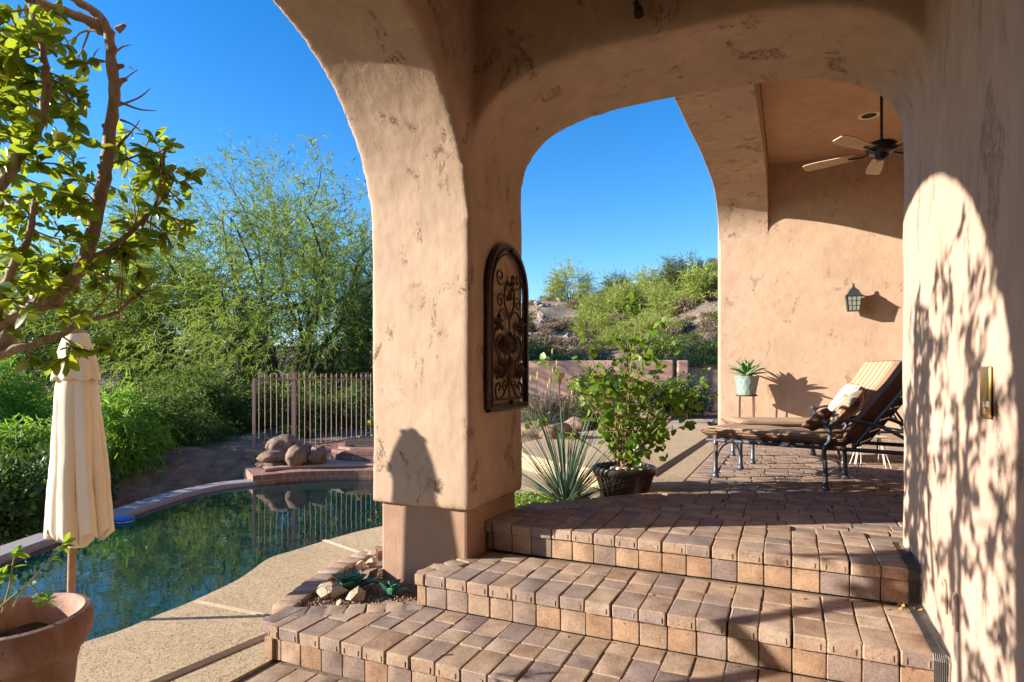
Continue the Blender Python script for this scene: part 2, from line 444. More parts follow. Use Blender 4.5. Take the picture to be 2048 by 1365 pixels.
def bark_mat(name, c1, c2, sc=30):
    m, nt, b = new_mat(name)
    v = mapping(nt, posc(nt), (1, 1, 0.5)); n = noise_n(nt, v, sc, 6, 0.7, 0.5)
    r = ramp(nt, [(0.3, c1), (0.7, c2)]); nt.links.new(n.outputs[0], r.inputs[0]); nt.links.new(r.outputs[0], b.inputs['Base Color'])
    b.inputs['Roughness'].default_value = 0.85
    bump(nt, b, n.outputs[0], 0.7, 0.006)
    return m
M['bark'] = bark_mat("bark_ficus", (0.17, 0.115, 0.085), (0.42, 0.31, 0.23))
M['bark_dark'] = bark_mat("bark_mesquite", (0.03, 0.022, 0.016), (0.09, 0.065, 0.045), 12)
M['twig'] = bark_mat("bark_twig", (0.2, 0.12, 0.07), (0.36, 0.24, 0.15), 40)
M['rock'] = None
def rock_mat(name, c1, c2, c3):
    m, nt, b = new_mat(name)
    p = posc(nt); n = noise_n(nt, p, 6, 6, 0.7); n2 = noise_n(nt, p, 70, 4, 0.8)
    r = ramp(nt, [(0.3, c1), (0.5, c2), (0.7, c3)])
    s_ = math_n(nt, 'ADD', math_n(nt, 'MULTIPLY', n.outputs[0], 0.6), math_n(nt, 'MULTIPLY', n2.outputs[0], 0.4))
    nt.links.new(s_, r.inputs[0]); nt.links.new(r.outputs[0], b.inputs['Base Color'])
    b.inputs['Roughness'].default_value = 0.9
    ckn = noise_n(nt, p, 2.2, 6, .6, 1.2); cd = math_n(nt, 'ABSOLUTE', math_n(nt, 'SUBTRACT', ckn.outputs[0], .5)); cr_ = ramp(nt, [(0.0, 0.35), (0.012, 1.0)]); nt.links.new(cd, cr_.inputs[0])
    nt.links.new(mixc(nt, 1.0, r.outputs[0], cr_.outputs[0], 'MULTIPLY'), b.inputs['Base Color'])
    bump(nt, b, math_n(nt, 'ADD', s_, math_n(nt, 'MULTIPLY', cr_.outputs[0], .4)), 0.9, 0.03)
    return m
M['rock'] = rock_mat("boulder", (0.12, 0.075, 0.05), (0.24, 0.155, 0.105), (0.35, 0.25, 0.18))
M['rock_hill'] = rock_mat('hill_rock', (0.15, 0.11, 0.085), (0.25, 0.19, 0.15), (0.36, 0.29, 0.23))
M['rock_pale'] = rock_mat("quartz_rock", (0.35, 0.24, 0.14), (0.56, 0.44, 0.30), (0.7, 0.6, 0.46))
M['gravel'] = paver_mat("gravel_bits", [(0.36, 0.23, 0.16), (0.28, 0.18, 0.13), (0.42, 0.3, 0.22), (0.22, 0.14, 0.11)])
def terra():
    m, nt, b = new_mat("terracotta")
    p = posc(nt); n = noise_n(nt, p, 5, 6, 0.7, .6); r = ramp(nt, [(0.35, (0.30, 0.155, 0.10)), (0.5, (0.37, 0.215, 0.15)), (0.68, (0.46, 0.33, 0.26))])
    nt.links.new(n.outputs[0], r.inputs[0]); n2 = noise_n(nt, p, 45, 5, .75); r2 = ramp(nt, [(0.28, 0.5), (0.38, 1.0), (0.7, 1.1)]); nt.links.new(n2.outputs[0], r2.inputs[0])
    nt.links.new(mixc(nt, 1.0, r.outputs[0], r2.outputs[0], 'MULTIPLY'), b.inputs['Base Color']); b.inputs['Roughness'].default_value = .85
    bump(nt, b, math_n(nt, 'ADD', n.outputs[0], math_n(nt, 'MULTIPLY', n2.outputs[0], .5)), .6, .01); return m
M['terracotta'] = terra()
M['soil'] = simple("soil", (0.09, 0.055, 0.035), 0.95, var=0.5, nscale=30, bmp=1.0, bdist=0.02)
M['canvas'] = simple("cream_canvas", (0.72, 0.62, 0.47), 0.85, var=0.05, nscale=4, bmp=0.15)
M['pole_wood'] = simple("pole_wood", (0.35, 0.19, 0.10), 0.5, var=0.2)
M['iron'] = simple("bronze_iron", (0.055, 0.032, 0.02), 0.45, 0.7, var=0.35, nscale=25, bmp=0.3)
M['fence'] = simple("fence_paint", (0.34, 0.20, 0.155), 0.6, var=0.08)
M['black_metal'] = simple("black_metal", (0.012, 0.011, 0.011), 0.4, 0.3)
M['chaise_frame'] = simple("chaise_frame", (0.085, 0.10, 0.125), 0.42, 0.5, var=0.3, nscale=40)
M['brass'] = simple("brass", (0.45, 0.30, 0.11), 0.33, 0.9, var=0.2, nscale=30)
M['white_trim'] = simple("white_trim", (0.7, 0.62, 0.5), 0.5)
M['pot_dark'] = simple("pot_glaze", (0.035, 0.022, 0.018), 0.35, var=0.3, nscale=8)
M['wire'] = simple("wire_cloth", (0.14, 0.14, 0.145), 0.5, 0.8)
M['plastic_blue'] = simple("blue_plastic", (0.01, 0.12, 0.5), 0.35)
M['plastic_white'] = simple("white_plastic", (0.75, 0.75, 0.75), 0.4)
M['fan_wood'] = simple("fan_blade_wood", (0.45, 0.30, 0.16), 0.5, var=0.15, nscale=10)
M['pot_glazed'] = simple("celadon_glaze", (0.22, 0.29, 0.26), 0.4, var=0.2, nscale=14)
M['rust'] = simple("rusty_iron", (0.09, 0.04, 0.028), 0.7, 0.3)
M['river_stone'] = simple("river_stone", (0.5, 0.47, 0.43), 0.6, var=0.3, nscale=6)
M['litter'] = simple("dry_leaf", (0.4, 0.2, 0.06), 0.8, var=0.3)
M['glass'] = simple("frosted_pane", (0.22, 0.24, 0.20), 0.15, var=0.1)

def cushion_mat(name, a, b_, base_ax='Y', w=0.048):
    m, nt, b = new_mat(name)
    sep = nt.nodes.new("ShaderNodeSeparateXYZ"); nt.links.new(objc(nt), sep.inputs[0])
    t = math_n(nt, 'FRACT', math_n(nt, 'DIVIDE', sep.outputs[base_ax], w * 2))
    r = ramp(nt, [(0.0, a), (0.40, b_), (0.48, a), (0.55, b_), (0.9, a)], 'CONSTANT'); nt.links.new(t, r.inputs[0])
    n = noise_n(nt, objc(nt), 220, 3); rr = ramp(nt, [(0.3, 0.85), (0.7, 1.1)]); nt.links.new(n.outputs[0], rr.inputs[0])
    c = mixc(nt, 1.0, r.outputs[0], rr.outputs[0], 'MULTIPLY'); nt.links.new(c, b.inputs['Base Color'])
    b.inputs['Roughness'].default_value = 0.9; bump(nt, b, n.outputs[0], 0.2, 0.002)
    return m
M['cushion'] = cushion_mat("striped_cushion", (0.30, 0.175, 0.095), (0.50, 0.35, 0.20))
M['cushion_back'] = simple("plain_cushion", (0.17, 0.085, 0.055), 0.9, var=0.12, nscale=60)
def pattern_mat(name, a, b_, c_, sc, stops=None):
    m, nt, b = new_mat(name)
    v = objc(nt); n = noise_n(nt, v, sc, 1, 0.4, 2.5)
    r = ramp(nt, [(q, (a, b_, c_)[w]) for q, w in (stops or [(0.0, 2), (0.36, 0), (0.455, 2), (0.48, 0), (0.55, 2), (0.575, 1), (0.60, 0)])], 'CONSTANT')
    nt.links.new(n.outputs[0], r.inputs[0]); nt.links.new(r.outputs[0], b.inputs['Base Color'])
    b.inputs['Roughness'].default_value = 0.9
    return m
M['pillow_orange'] = pattern_mat("pillow_orange", (0.62, 0.56, 0.46), (0.50, 0.44, 0.36), (0.50, 0.15, 0.04), 7)
M['pillow_tan'] = pattern_mat("pillow_tan", (0.32, 0.25, 0.17), (0.30, 0.23, 0.16), (0.36, 0.09, 0.035), 4, [(0.0, 0), (0.50, 2), (0.55, 0), (0.56, 1)])
M['pillow_white'] = pattern_mat("pillow_white", (0.6, 0.56, 0.5), (0.4, 0.2, 0.1), (0.07, 0.07, 0.08), 7)
M['pillow_brown'] = simple("pillow_brown", (0.17, 0.09, 0.06), 0.9, var=0.15, nscale=40)

# ================================================================== LARGE STRUCTURE
# ---- terrain
def ridge_tan(a):
    return float(np.interp(a, [-1.2, -0.6, -0.25, 0.0, 0.05, 0.15, 0.25, 0.34, 0.6, 1.2], [0.02, 0.03, 0.05, 0.108, 0.125, 0.122, 0.142, 0.185, 0.2, 0.12]))
def hgt(X, Y):
    def ss(a, b, x):
        t = min(1, max(0, (x - a) / (b - a))); return t * t * (3 - 2 * t)
    left = 1 - ss(-1.5, 0.3, X)
    near_l = -1.15 + 0.55 * ss(8.6, 11.0, Y) + 0.25 * ss(11, 16, Y)
    if X < -4.55 and Y < 9:
        near_l = -1.25
    near_r = -0.9 + 0.6 * ss(4.2, 4.9, Y)
    base = near_r * (1 - left) + near_l * left
    if Y > 17.6:
        a = X / Y; top = H + ridge_tan(a) * 85
        t = min(1, max(0, (Y - 19) / 66))
        hill = -0.3 + (top + 0.3) * (t ** 0.92)
        k = ss(17.6, 20, Y)
        base = base * (1 - k) + hill * k
        n = mnoise.noise((X * 0.11, Y * 0.11, 1.0)) * 1.1 + mnoise.noise((X * 0.4, Y * 0.4, 3.0)) * 0.35
        base += n * min(1.0, t * 3 + 0.05)
        if Y > 88: base -= (Y - 88) * 0.10
    if X < -4.6 or Y > 9.5:
        base += 0.10 * mnoise.noise((X * 1.3, Y * 1.3, 0.0)) * (1 if X < 0 else 0.2)
    return base
xs = np.concatenate([np.linspace(-900, -60, 12), np.linspace(-52, -14, 24), np.linspace(-13, 12, 84), np.linspace(13, 60, 70), np.linspace(66, 900, 14)])
ys = np.concatenate([np.linspace(-300, -10, 6), np.linspace(-6, 17, 66), np.linspace(17.5, 96, 120), np.linspace(100, 1600, 16)])
GV = np.array([[x, y, hgt(x, y) if abs(y) < 400 else -40.0] for y in ys for x in xs])
nx, ny = len(xs), len(ys)
ii, jj = np.meshgrid(np.arange(nx - 1), np.arange(ny - 1))
b0 = (jj * nx + ii).ravel()
GF = np.stack([b0, b0 + 1, b0 + nx + 1, b0 + nx], 1)
tag(mesh_obj("ground", GV, GF, M['ground'], smooth=True), kind='structure')

# ---- the stucco house: arcade walls from solids, fused and rounded
def wall_profile_solid(bm, pts2, mapf, d0, d1):
    """extrude a 2-d polygon (list of (a,z)) from depth d0 to d1; mapf(a, d, z) -> Vector"""
    va = [bm.verts.new(mapf(a, d0, z)) for a, z in pts2]
    vb = [bm.verts.new(mapf(a, d1, z)) for a, z in pts2]
    n = len(pts2)
    bm.faces.new(va); bm.faces.new(list(reversed(vb)))
    for k in range(n): bm.faces.new((va[(k + 1) % n], va[k], vb[k], vb[(k + 1) % n]))
ZT = 4.1
def arch_a_z(s):
    d = (s - 1.3) / (1.3 if s < 1.3 else 1.45)
    return 1.8 + 1.15 * math.sqrt(max(0, 1 - d * d))
def arch_b_z(v):
    d = abs((v - 1.16) / 1.16)
    return 2.15 + 0.57 * max(0, 1 - d ** 3) ** (1 / 3)
def cosine(a, b, n): return [a + (b - a) * (0.5 - 0.5 * math.cos(math.pi * i / n)) for i in range(n + 1)]
bm = bmesh.new()
pa = [(-0.80, 0.12), (0, 0.12)] + [(s, arch_a_z(s)) for s in cosine(0, 1.3, 24)[:-1] + cosine(1.3, 2.75, 24)] + [(2.75, -0.7), (3.6, -0.7), (3.6, ZT), (-0.80, ZT)]
wall_profile_solid(bm, pa, lambda a, d, z: W(-a, d, z), -0.72, 0.0)
pb = [(-0.3, 2.0), (0, 2.0)] + [(v, arch_b_z(v)) for v in cosine(0, 2.32, 40)] + [(2.32, 2.0), (2.6, 2.0), (2.6, ZT), (-0.3, ZT)]
wall_profile_solid(bm, pb, lambda a, d, z: W(d, a, z), 0.0, 0.80)
pr = [(2.32, -0.75), (2.85, -0.75), (2.85, ZT), (2.32, ZT)]
wall_profile_solid(bm, pr, lambda a, d, z: W(d, a, z), -3.4, 0.84)
bmesh.ops.recalc_face_normals(bm, faces=bm.faces)
me = bpy.data.meshes.new("tmp"); bm.to_mesh(me); bm.free()
tmp = bpy.data.objects.new("tmp", me); COL.objects.link(tmp)
rm = tmp.modifiers.new("r", 'REMESH'); rm.mode = 'VOXEL'; rm.voxel_size = 0.02
sm = tmp.modifiers.new("s", 'SMOOTH'); sm.factor = 0.5; sm.iterations = 9
bpy.context.view_layer.update()
ev = tmp.evaluated_get(bpy.context.evaluated_depsgraph_get()); em = ev.to_mesh()
nv = len(em.vertices); V = np.empty(nv * 3); em.vertices.foreach_get("co", V); V = V.reshape(-1, 3)
N = np.empty(nv * 3); em.vertices.foreach_get("normal", N); N = N.reshape(-1, 3)
Fq = [tuple(p.vertices) for p in em.polygons]
ev.to_mesh_clear(); bpy.data.objects.remove(tmp)
uu = (V[:, :2] - P0) @ Ud; vv = (V[:, :2] - P0) @ Vd
vis = (uu > -2.3) & (V[:, 2] < 3.5)
D = np.zeros(nv)
for i in np.nonzero(vis)[0]:
    p = V[i]
    D[i] = 0.009 * mnoise.noise((p[0] * 1.7, p[1] * 1.7, p[2] * 1.7)) + 0.0034 * mnoise.noise((p[0] * 5, p[1] * 5, p[2] * 5)) + 0.0014 * mnoise.noise((p[0] * 19, p[1] * 19, p[2] * 19))
V2 = V + N * D[:, None]
house = thing("stucco_house", "tan stucco house with a thick arcade pillar, arches and covered patio", "house", W(0.4, -0.36, 0))
# vertex normals of the finished surface
Fa = np.array([f if len(f) == 4 else (f[0], f[1], f[2], f[2]) for f in Fq])
fn = np.cross(V2[Fa[:, 2]] - V2[Fa[:, 0]], V2[Fa[:, 3]] - V2[Fa[:, 1]])
VN = np.zeros_like(V2)
for k in range(4): np.add.at(VN, Fa[:, k], fn)
VN /= np.maximum(1e-9, np.linalg.norm(VN, axis=1))[:, None]
fc = V2[Fa].mean(1); fu = (fc[:, :2] - P0) @ Ud; fv = (fc[:, :2] - P0) @ Vd; fz = fc[:, 2]
reg = np.full(len(Fa), 1)                      # 1 arch on the left
reg[(fv > 0.0) & (fu > -0.02)] = 2             # arch ahead
reg[(fz < 1.98) & (fv < 0.2) & (fu > -0.3)] = 0     # pillar
reg[fv > 2.295] = 3                            # side wall
for r_, (nm, mt) in enumerate([("pillar", M['stucco']), ("arch", M['stucco']), ("arch", M['stucco']), ("side_wall", M['stucco_side'])]):
    sel = Fa[reg == r_]; idx = np.unique(sel); mp = np.zeros(nv, int); mp[idx] = np.arange(len(idx))
    faces = [tuple(dict.fromkeys(int(mp[i]) for i in f)) for f in sel]
    o = mesh_obj(nm, V2[idx], faces, mt, house, smooth=True)
    o.data.normals_split_custom_set_from_vertices([tuple(n_) for n_ in VN[idx]])
    if r_ == 0: pillar_o = o
    if r_ == 3: side_o = o
mb = MB()
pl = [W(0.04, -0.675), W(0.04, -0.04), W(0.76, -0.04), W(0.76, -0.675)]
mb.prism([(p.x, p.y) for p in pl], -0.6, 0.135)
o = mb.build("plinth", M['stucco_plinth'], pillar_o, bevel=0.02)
# roofs and the patio beyond
mb = MB(); pl = [W(-6.2, -0.75), W(-6.2, 3.4), W(0.86, 3.4), W(0.86, -0.75)]
mb.prism([(p.x, p.y) for p in pl], 3.45, 3.62); mb.build("porch_ceiling", M['stucco_plain'], house)
mb = MB()
for q in ([W(-6.2, -0.72), W(-6.2, -0.02), W(-3.62, -0.02), W(-3.62, -0.72)], [W(-6.2, 2.33), W(-6.2, 2.85), W(-3.42, 2.85), W(-3.42, 2.33)], [W(-6.5, -0.72), W(-6.5, 2.85), W(-6.21, 2.85), W(-6.21, -0.72)]):
    mb.prism([(p.x, p.y) for p in q], -0.75, 3.44)
mb.build("unseen_rear_wall", M['stucco_plain'], house)  # unseen walls behind the camera, added to darken the porch inside
UW = 8.05
mb = MB(); pl = [W(UW, 0.59), W(UW, 6.5), W(UW + .4, 6.5), W(UW + .4, 0.59)]
mb.prism([(p.x, p.y) for p in pl], -0.4, 5.2); back_w = mb.build("back_wall", M['stucco_back'], house, bevel=0.05)
def beam_z(s):
    if s < 1.2: return 3.30 + 0.76 * math.sqrt(max(0, 1 - ((1.2 - s) / 1.2) ** 2))
    return float(np.interp(s, [1.2, 2.4, 3.5, 4.6, 7.25], [4.06, 4.06, 3.98, 3.92, 3.85]))
bm = bmesh.new()
pc = [(-0.02, 3.30)] + [(s, beam_z(s)) for s in cosine(0, 1.2, 20)] + [(s, beam_z(s)) for s in (1.8, 2.4, 3, 3.5, 4, 4.6, 5.5, 6.5, 7.24)] + [(7.24, 5.2), (-0.02, 5.2)]
wall_profile_solid(bm, pc, lambda a, d, z: W(UW - a, d, z), 0.605, 1.41)
bmesh.ops.recalc_face_normals(bm, faces=bm.faces)
me = bpy.data.meshes.new("beam"); bm.to_mesh(me); bm.free()
Vb = np.array([v.co[:] for v in me.vertices]); Fb = [tuple(p.vertices) for p in me.polygons]
o = mesh_obj("patio_arch", Vb, Fb, M['stucco'], house, smooth=True)
bv = o.modifiers.new("b", 'BEVEL'); bv.width = 0.06; bv.segments = 4; bv.angle_limit = math.radians(50)
o.data.set_sharp_from_angle(angle=math.radians(40))
mb = MB(); pl = [W(0.80, 1.42), W(0.80, 6.5), W(UW, 6.5), W(UW, 1.42)]
mb.prism([(p.x, p.y) for p in pl], 4.5, 4.7); mb.build("patio_ceiling", M['stucco_plain'], house)
mb = MB(); pl = [W(0.86, 2.86), W(0.86, 6.7), W(0.6, 6.7), W(0.6, 2.86)][::-1]
mb.prism([(p.x, p.y) for p in pl], -0.4, 4.49)
pl = [W(0.87, 6.5), W(UW, 6.5), W(UW, 6.7), W(0.87, 6.7)][::-1]
mb.prism([(p.x, p.y) for p in pl][::-1], -0.4, 4.49); mb.build("unseen_end_wall", M['stucco_plain'], house)  # out of view; outer wall added to bounce warm light onto the ceiling

# ---- paving
RISE = 0.18
def paver(mb, u0, u1, v0, v1, zt, h=0.06, m=0, gap=0.004, r=0.0052, jit=0.0014):
    du, dv = u1 - u0 - gap, v1 - v0 - gap
    if du < 0.02 or dv < 0.02: return
    dv -= random.uniform(0, .005); du -= random.uniform(0, .003)
    c = W((u0 + u1) / 2, (v0 + v1) / 2 + random.uniform(-.0035, .0035), zt - h / 2 + random.uniform(-.002, .002))
    ang = math.atan2(Ud[1], Ud[0]) + random.uniform(-.008, .008)
    tilt = Matrix.Rotation(random.uniform(-.006, .006), 3, 'X') @ Matrix.Rotation(random.uniform(-.006, .006), 3, 'Y')
    mb.rbox(c, (du, dv, h), r, m, R=Matrix.Rotation(ang, 3, 'Z') @ tilt, jit=jit)
BW = 0.1335
PH = 0.014
def step_tread(mb, un, zt, v_lo, v_hi, rows, lo_fn=None):
    """columns of pavers running back from the nosing"""
    k = math.floor((v_lo - PH) / BW)
    while PH + k * BW < v_hi:
        v0, v1 = PH + k * BW, PH + (k + 1) * BW
        u = un; k += 1
        if v1 < v_lo + 0.03: continue
        a, b_ = max(v0, v_lo), min(v1, v_hi)
        if b_ - a < 0.03: continue
        # nosing brick with the riser brick under it
        first = True
        rr = list(rows)
        if random.random() < 0.25 and len(rr) >= 3: rr = [rr[0], rr[2], rr[1]]
        for d in rr:
            if lo_fn is not None and lo_fn(u + d / 2) > (a + b_) / 2: u += d; continue
            paver(mb, u - (0.008 if first else 0), u + d, a, b_, zt, 0.062 if first else 0.06)
            if first:
                w = b_ - a
                for q in ([0.16, 0.8] if random.random() < .25 else [0.8]):
                    c = W(un - 0.0062, a + w * q, zt - 0.038)
                    mb.box(c, (0.004, 0.006, 0.026), 0, rz=math.atan2(Ud[1], Ud[0]))
            u += d; first = False
def riser(mb, un, zt, v_lo, v_hi, h):
    k = math.floor((v_lo - PH) / BW)
    while PH + k * BW < v_hi:
        v0, v1 = PH + k * BW, PH + (k + 1) * BW; k += 1
        a, b_ = max(v0, v_lo), min(v1, v_hi)
        if b_ - a < 0.03: continue
        c = W(un + 0.012 + 0.03, (a + b_) / 2, zt - 0.064 - h / 2)
        R = Matrix.Rotation(math.atan2(Ud[1], Ud[0]) + random.uniform(-.018, .018), 3, 'Z') @ Matrix.Rotation(math.radians(90) + random.uniform(-.01, .01), 3, 'Y')
        mb.rbox(c, (h - 0.002, b_ - a - 0.0045, 0.06 + random.uniform(-.002, .002)), 0.004, 1, R=R, jit=0.0008)
VE = 2.272       # right-hand end of the steps, a strip short of the wall
mb = MB()
# lowest landing (z = -0.54), in front of the third step
for i in range(20):
    u1 = -0.865 - i * 0.21
    k0 = -8
    for k in range(k0, 18):
        v0 = PH + k * BW
        if v0 > VE: break
        if v0 < -0.70 - i * 0.03: continue
        paver(mb, u1 - 0.21, u1, v0, min(v0 + BW, VE), -3 * RISE)
# third step, z = -0.36
def left3(u): return -0.73
step_tread(mb, -0.855, -2 * RISE, -0.73, VE, [0.21, 0.14, 0.205], lambda u: -0.73 if u < -0.645 else (-0.73 + (u + 0.645) * 1.35))
riser(mb, -0.855, -2 * RISE, -0.72, VE, RISE - 0.064)
# border course along the planting bed
pA, pB = W(-0.63, -0.80), W(-0.24, -0.17)
dirv = (pB - pA).normalized(); nrm = Vector((dirv.y, -dirv.x, 0)); L = (pB - pA).length
nb = 7
for k in range(nb):
    c = pA + dirv * (L * (k + .5) / nb) + nrm * 0.065 + Vector((0, 0, -2 * RISE - 0.029))
    mb.rbox(c, (L / nb - 0.007, 0.14, 0.062), 0.007, 0, rz=math.atan2(dirv.y, dirv.x) + random.uniform(-.05, .05), jit=0.0016)
mb.rbox(W(-0.72, -0.765, -2 * RISE - 0.029), (0.22, 0.1, 0.062), 0.007, 0, rz=math.atan2(Ud[1], Ud[0]), jit=0.0016)
# left face of step three
for k in range(3):
    c = W(-0.80 + k * 0.12, -0.725, -2 * RISE - 0.064 - 0.058)
    mb.rbox(c, (0.115, 0.06, 0.113), 0.006, 1, rz=math.atan2(Ud[1], Ud[0]), jit=0.001)
# second step, z = -0.18
step_tread(mb, -0.31, -RISE, -0.19, VE, [0.21, 0.14, 0.205], lambda u: -0.19 if u < -0.1 else -0.02)
riser(mb, -0.31, -RISE, -0.18, VE, RISE - 0.064)
for k in range(4):
    u = -0.30 + 0.055 + k * 0.098; v = -0.13 + k * 0.03
    mb.rbox(W(u, v, -RISE - 0.029), (0.095, 0.13, 0.06), 0.01, 0, rz=math.atan2(Ud[1], Ud[0]) - 0.3, jit=0.0016)
# top step / terrace, z = 0
step_tread(mb, 0.27, 0.0, -0.035, VE, [0.21, 0.14, 0.21, 0.14])
riser(mb, 0.27, 0.0, -0.03, VE, RISE - 0.064)
def terr_lo(u):
    return float(np.interp(u, [0.97, 0.994, 1.26, 1.70, 2.17, 30], [0.10, 0.133, 0.357, 0.761, 0.90, 0.90]))
u = 0.97; row = 0
while u < UW - 0.02:
    d = random.choice([0.105, 0.14, 0.14, 0.14]) if u < 3.5 else 0.14
    hi = VE if u < 0.8 else (2.30 if u < 0.86 else 5.6)
    v = terr_lo(u + d / 2) + 0.15 + random.uniform(0, .1)
    # border brick
    vb0 = terr_lo(u + d / 2)
    while v < hi:
        w = random.choice([0.14, 0.21, 0.21]) if u < 3.5 else random.choice([0.21, 0.21, 0.14])
        paver(mb, u, min(u + d, UW), v, v + w, 0.0)
        v += w
    u += d
# soldier course bordering the terrace
u = 0.93
path = [(0.83, 0.0), (0.994, 0.133), (1.26, 0.357), (1.70, 0.761), (1.95, 0.87), (2.17, 0.90), (8.0, 0.90)]
dist = 0
pts = [W(a, b_, 0) for a, b_ in path]
for i in range(len(pts) - 1):
    seg = pts[i + 1] - pts[i]; Ls = seg.length; n_ = max(1, round(Ls / 0.145)); d = seg.normalized(); nn = Vector((d.y, -d.x, 0))
    for k in range(n_):
        c = pts[i] + d * (Ls * (k + .5) / n_) + nn * 0.10 + Vector((0, 0, -0.026))
        mb.rbox(c, (Ls / n_ - 0.006, 0.20, 0.06), 0.011, 0, rz=math.atan2(d.y, d.x) + random.uniform(-.03, .03), jit=0.0016)
o = mb.build("paver_steps_and_terrace", [M['paver'], M['paver_face']], smooth=True); o.data.set_sharp_from_angle(angle=math.radians(19)); tag(o, kind='structure')
mb = MB()
def slab(mb, poly, z0, z1, m=0): mb.prism([(p.x, p.y) for p in poly][::-1], z0, z1, m)
slab(mb, [W(-6.2, -0.72), W(-6.2, 2.33), W(-0.80, 2.33), W(-0.80, -0.72)][::-1], -0.95, -3 * RISE - 0.014)
slab(mb, [W(-0.80, -0.69), W(-0.80, 2.33), W(-0.26, 2.33), W(-0.26, -0.2)][::-1], -0.95, -2 * RISE - 0.014)
slab(mb, [W(-0.255, -0.14), W(-0.255, 2.33), W(0.32, 2.33), W(0.32, -0.03)][::-1], -0.95, -RISE - 0.014)
slab(mb, [W(0.325, -0.035), W(0.325, 2.33), W(UW, 2.33), W(UW, 0.93), W(2.1, 0.93), W(1.7, 0.80), W(0.9, 0.08), W(0.8, -0.035)][::-1], -0.95, -0.013)
slab(mb, [W(0.85, 2.335), W(0.85, 6.4), W(UW, 6.4), W(UW, 2.335)][::-1], -0.95, -0.013)
tag(mb.build("joint_sand_bed", M['joint']), kind='structure')

# ---- pool deck with control joints, pool water, coping
ZD = -0.54
edge_px = [(165, 1285), (318, 1229), (390, 1200), (478, 1158), (536, 1118), (584, 1102), (690, 1070), (757, 1054)]
near = [(-5.2, 2.2), (-4.0, 2.35), (-3.1, 2.75)] + [(at(x, y, ZD).x, at(x, y, ZD).y) for x, y in edge_px] + [(-0.6, 6.7), (0.0, 7.6), (0.5, 9.3)]
near = smooth_poly(near, 6)
poly = near + [(1.0, 9.3), (W(1.2, 0.2).x, W(1.2, 0.2).y), (W(0.0, -0.1).x, W(0.0, -0.1).y), (W(-0.84, -0.71).x, W(-0.84, -0.71).y), (W(-4.2, -0.80).x, W(-4.2, -0.80).y), (-5.2, -1.5)]
mb = MB(); mb.prism(poly[::-1] if False else poly, -1.1, ZD)
o = mb.build("pool_deck", M['deck'], bevel=0.012); bmx = bmesh.new(); bmx.from_mesh(o.data); bmesh.ops.recalc_face_normals(bmx, faces=bmx.faces); bmesh.ops.triangulate(bmx, faces=[f for f in bmx.faces if len(f.verts) > 4]); bmx.to_mesh(o.data); bmx.free()
tag(o, kind='structure')
mb = MB()
def flat_strip(mb, a, b_, w, z):
    d = (b_ - a).normalized(); n_ = Vector((-d.y, d.x, 0)) * w / 2
    mb.add([a - n_ + Vector((0, 0, z - a.z)), b_ - n_ + Vector((0, 0, z - b_.z)), b_ + n_ + Vector((0, 0, z - b_.z)), a + n_ + Vector((0, 0, z - a.z))], [(0, 1, 2, 3)])
for (x0, y0, x1, y1) in [(392, 1203, 552, 1236), (648, 1081, 735, 1111)]:
    a, b_ = at(x0, y0, ZD), at(x1, y1, ZD)
    d = (b_ - a).normalized(); n_ = Vector((-d.y, d.x, 0))
    for s_ in (-1, 1): 
        mb.tube([a + n_ * 0.011 * s_ + Vector((0, 0, .001)), b_ + n_ * 0.011 * s_ + Vector((0, 0, .001))], 0.0065, 6)
a, b_ = at(300, 1372, ZD), at(541, 1270, ZD); d = (b_ - a).normalized(); n_ = Vector((-d.y, d.x, 0)); a = a - d * 1.2
for s_ in (-2, -1, 0, 1, 2):
    mb.tube([a + n_ * 0.013 * s_ + Vector((0, 0, .003)), b_ + n_ * 0.013 * s_ + Vector((0, 0, .003))], 0.005, 6)
tag(mb.build("deck_joint_strips", M['deck_line'], smooth=True), kind='structure')
ZW = -0.66
mb = MB(); mb.add([(-9, 1.5, ZW), (1.5, 1.5, ZW), (1.5, 9.9, ZW), (-9, 9.9, ZW)], [(0, 1, 2, 3)])
# water only inside the pool outline
out_px = [(-160, 1180), (0, 1115), (90, 1082), (234, 1032), (372, 987), (450, 970), (515, 963)]
far_in = [at(x, y, -0.60) for x, y in out_px]
far_pts = smooth_poly([(p.x, p.y) for p in far_in], 6)
wpoly = [(-5.6, 2.0)] + far_pts + [(-3.55, 9.3), (-2.0, 9.6), (0.2, 9.7), (1.0, 9.7), (1.2, 7.0), (-0.5, 4.5), (-2.0, 3.0), (-3.0, 2.3), (-5.0, 1.8)]
tag(mesh_obj("pool_water", [(p[0], p[1], ZW) for p in wpoly], [list(range(len(wpoly)))[::-1]], M['water']), kind='structure')
mb = MB()
# far rim of the pool: inner edge far_pts, outer edge 0.32 outwards
def ribbon_solid(mb, line, w, z0, z1, m=0, side=1):
    n_ = len(line); inn, outp = [], []
    for i, p in enumerate(line):
        q0 = Vector(line[max(0, i - 1)]); q1 = Vector(line[min(n_ - 1, i + 1)]); d = (q1 - q0).normalized(); nn = Vector((-d.y, d.x)) * side
        inn.append(p); outp.append((p[0] + nn.x * w, p[1] + nn.y * w))
    V_ = [(p[0], p[1], z1) for p in inn] + [(p[0], p[1], z1 + 0.0) for p in outp] + [(p[0], p[1], z0) for p in inn] + [(p[0], p[1], z0) for p in outp]
    Fc = []
    for i in range(n_ - 1):
        Fc += [(i, i + 1, n_ + i + 1, n_ + i), (i + 1, i, 2 * n_ + i, 2 * n_ + i + 1), (n_ + i, n_ + i + 1, 3 * n_ + i + 1, 3 * n_ + i)]
    Fc += [(0, n_, 3 * n_, 2 * n_), (n_ - 1, 3 * n_ - 1, 4 * n_ - 1, 2 * n_ - 1)]
    mb.add(V_, Fc, m)
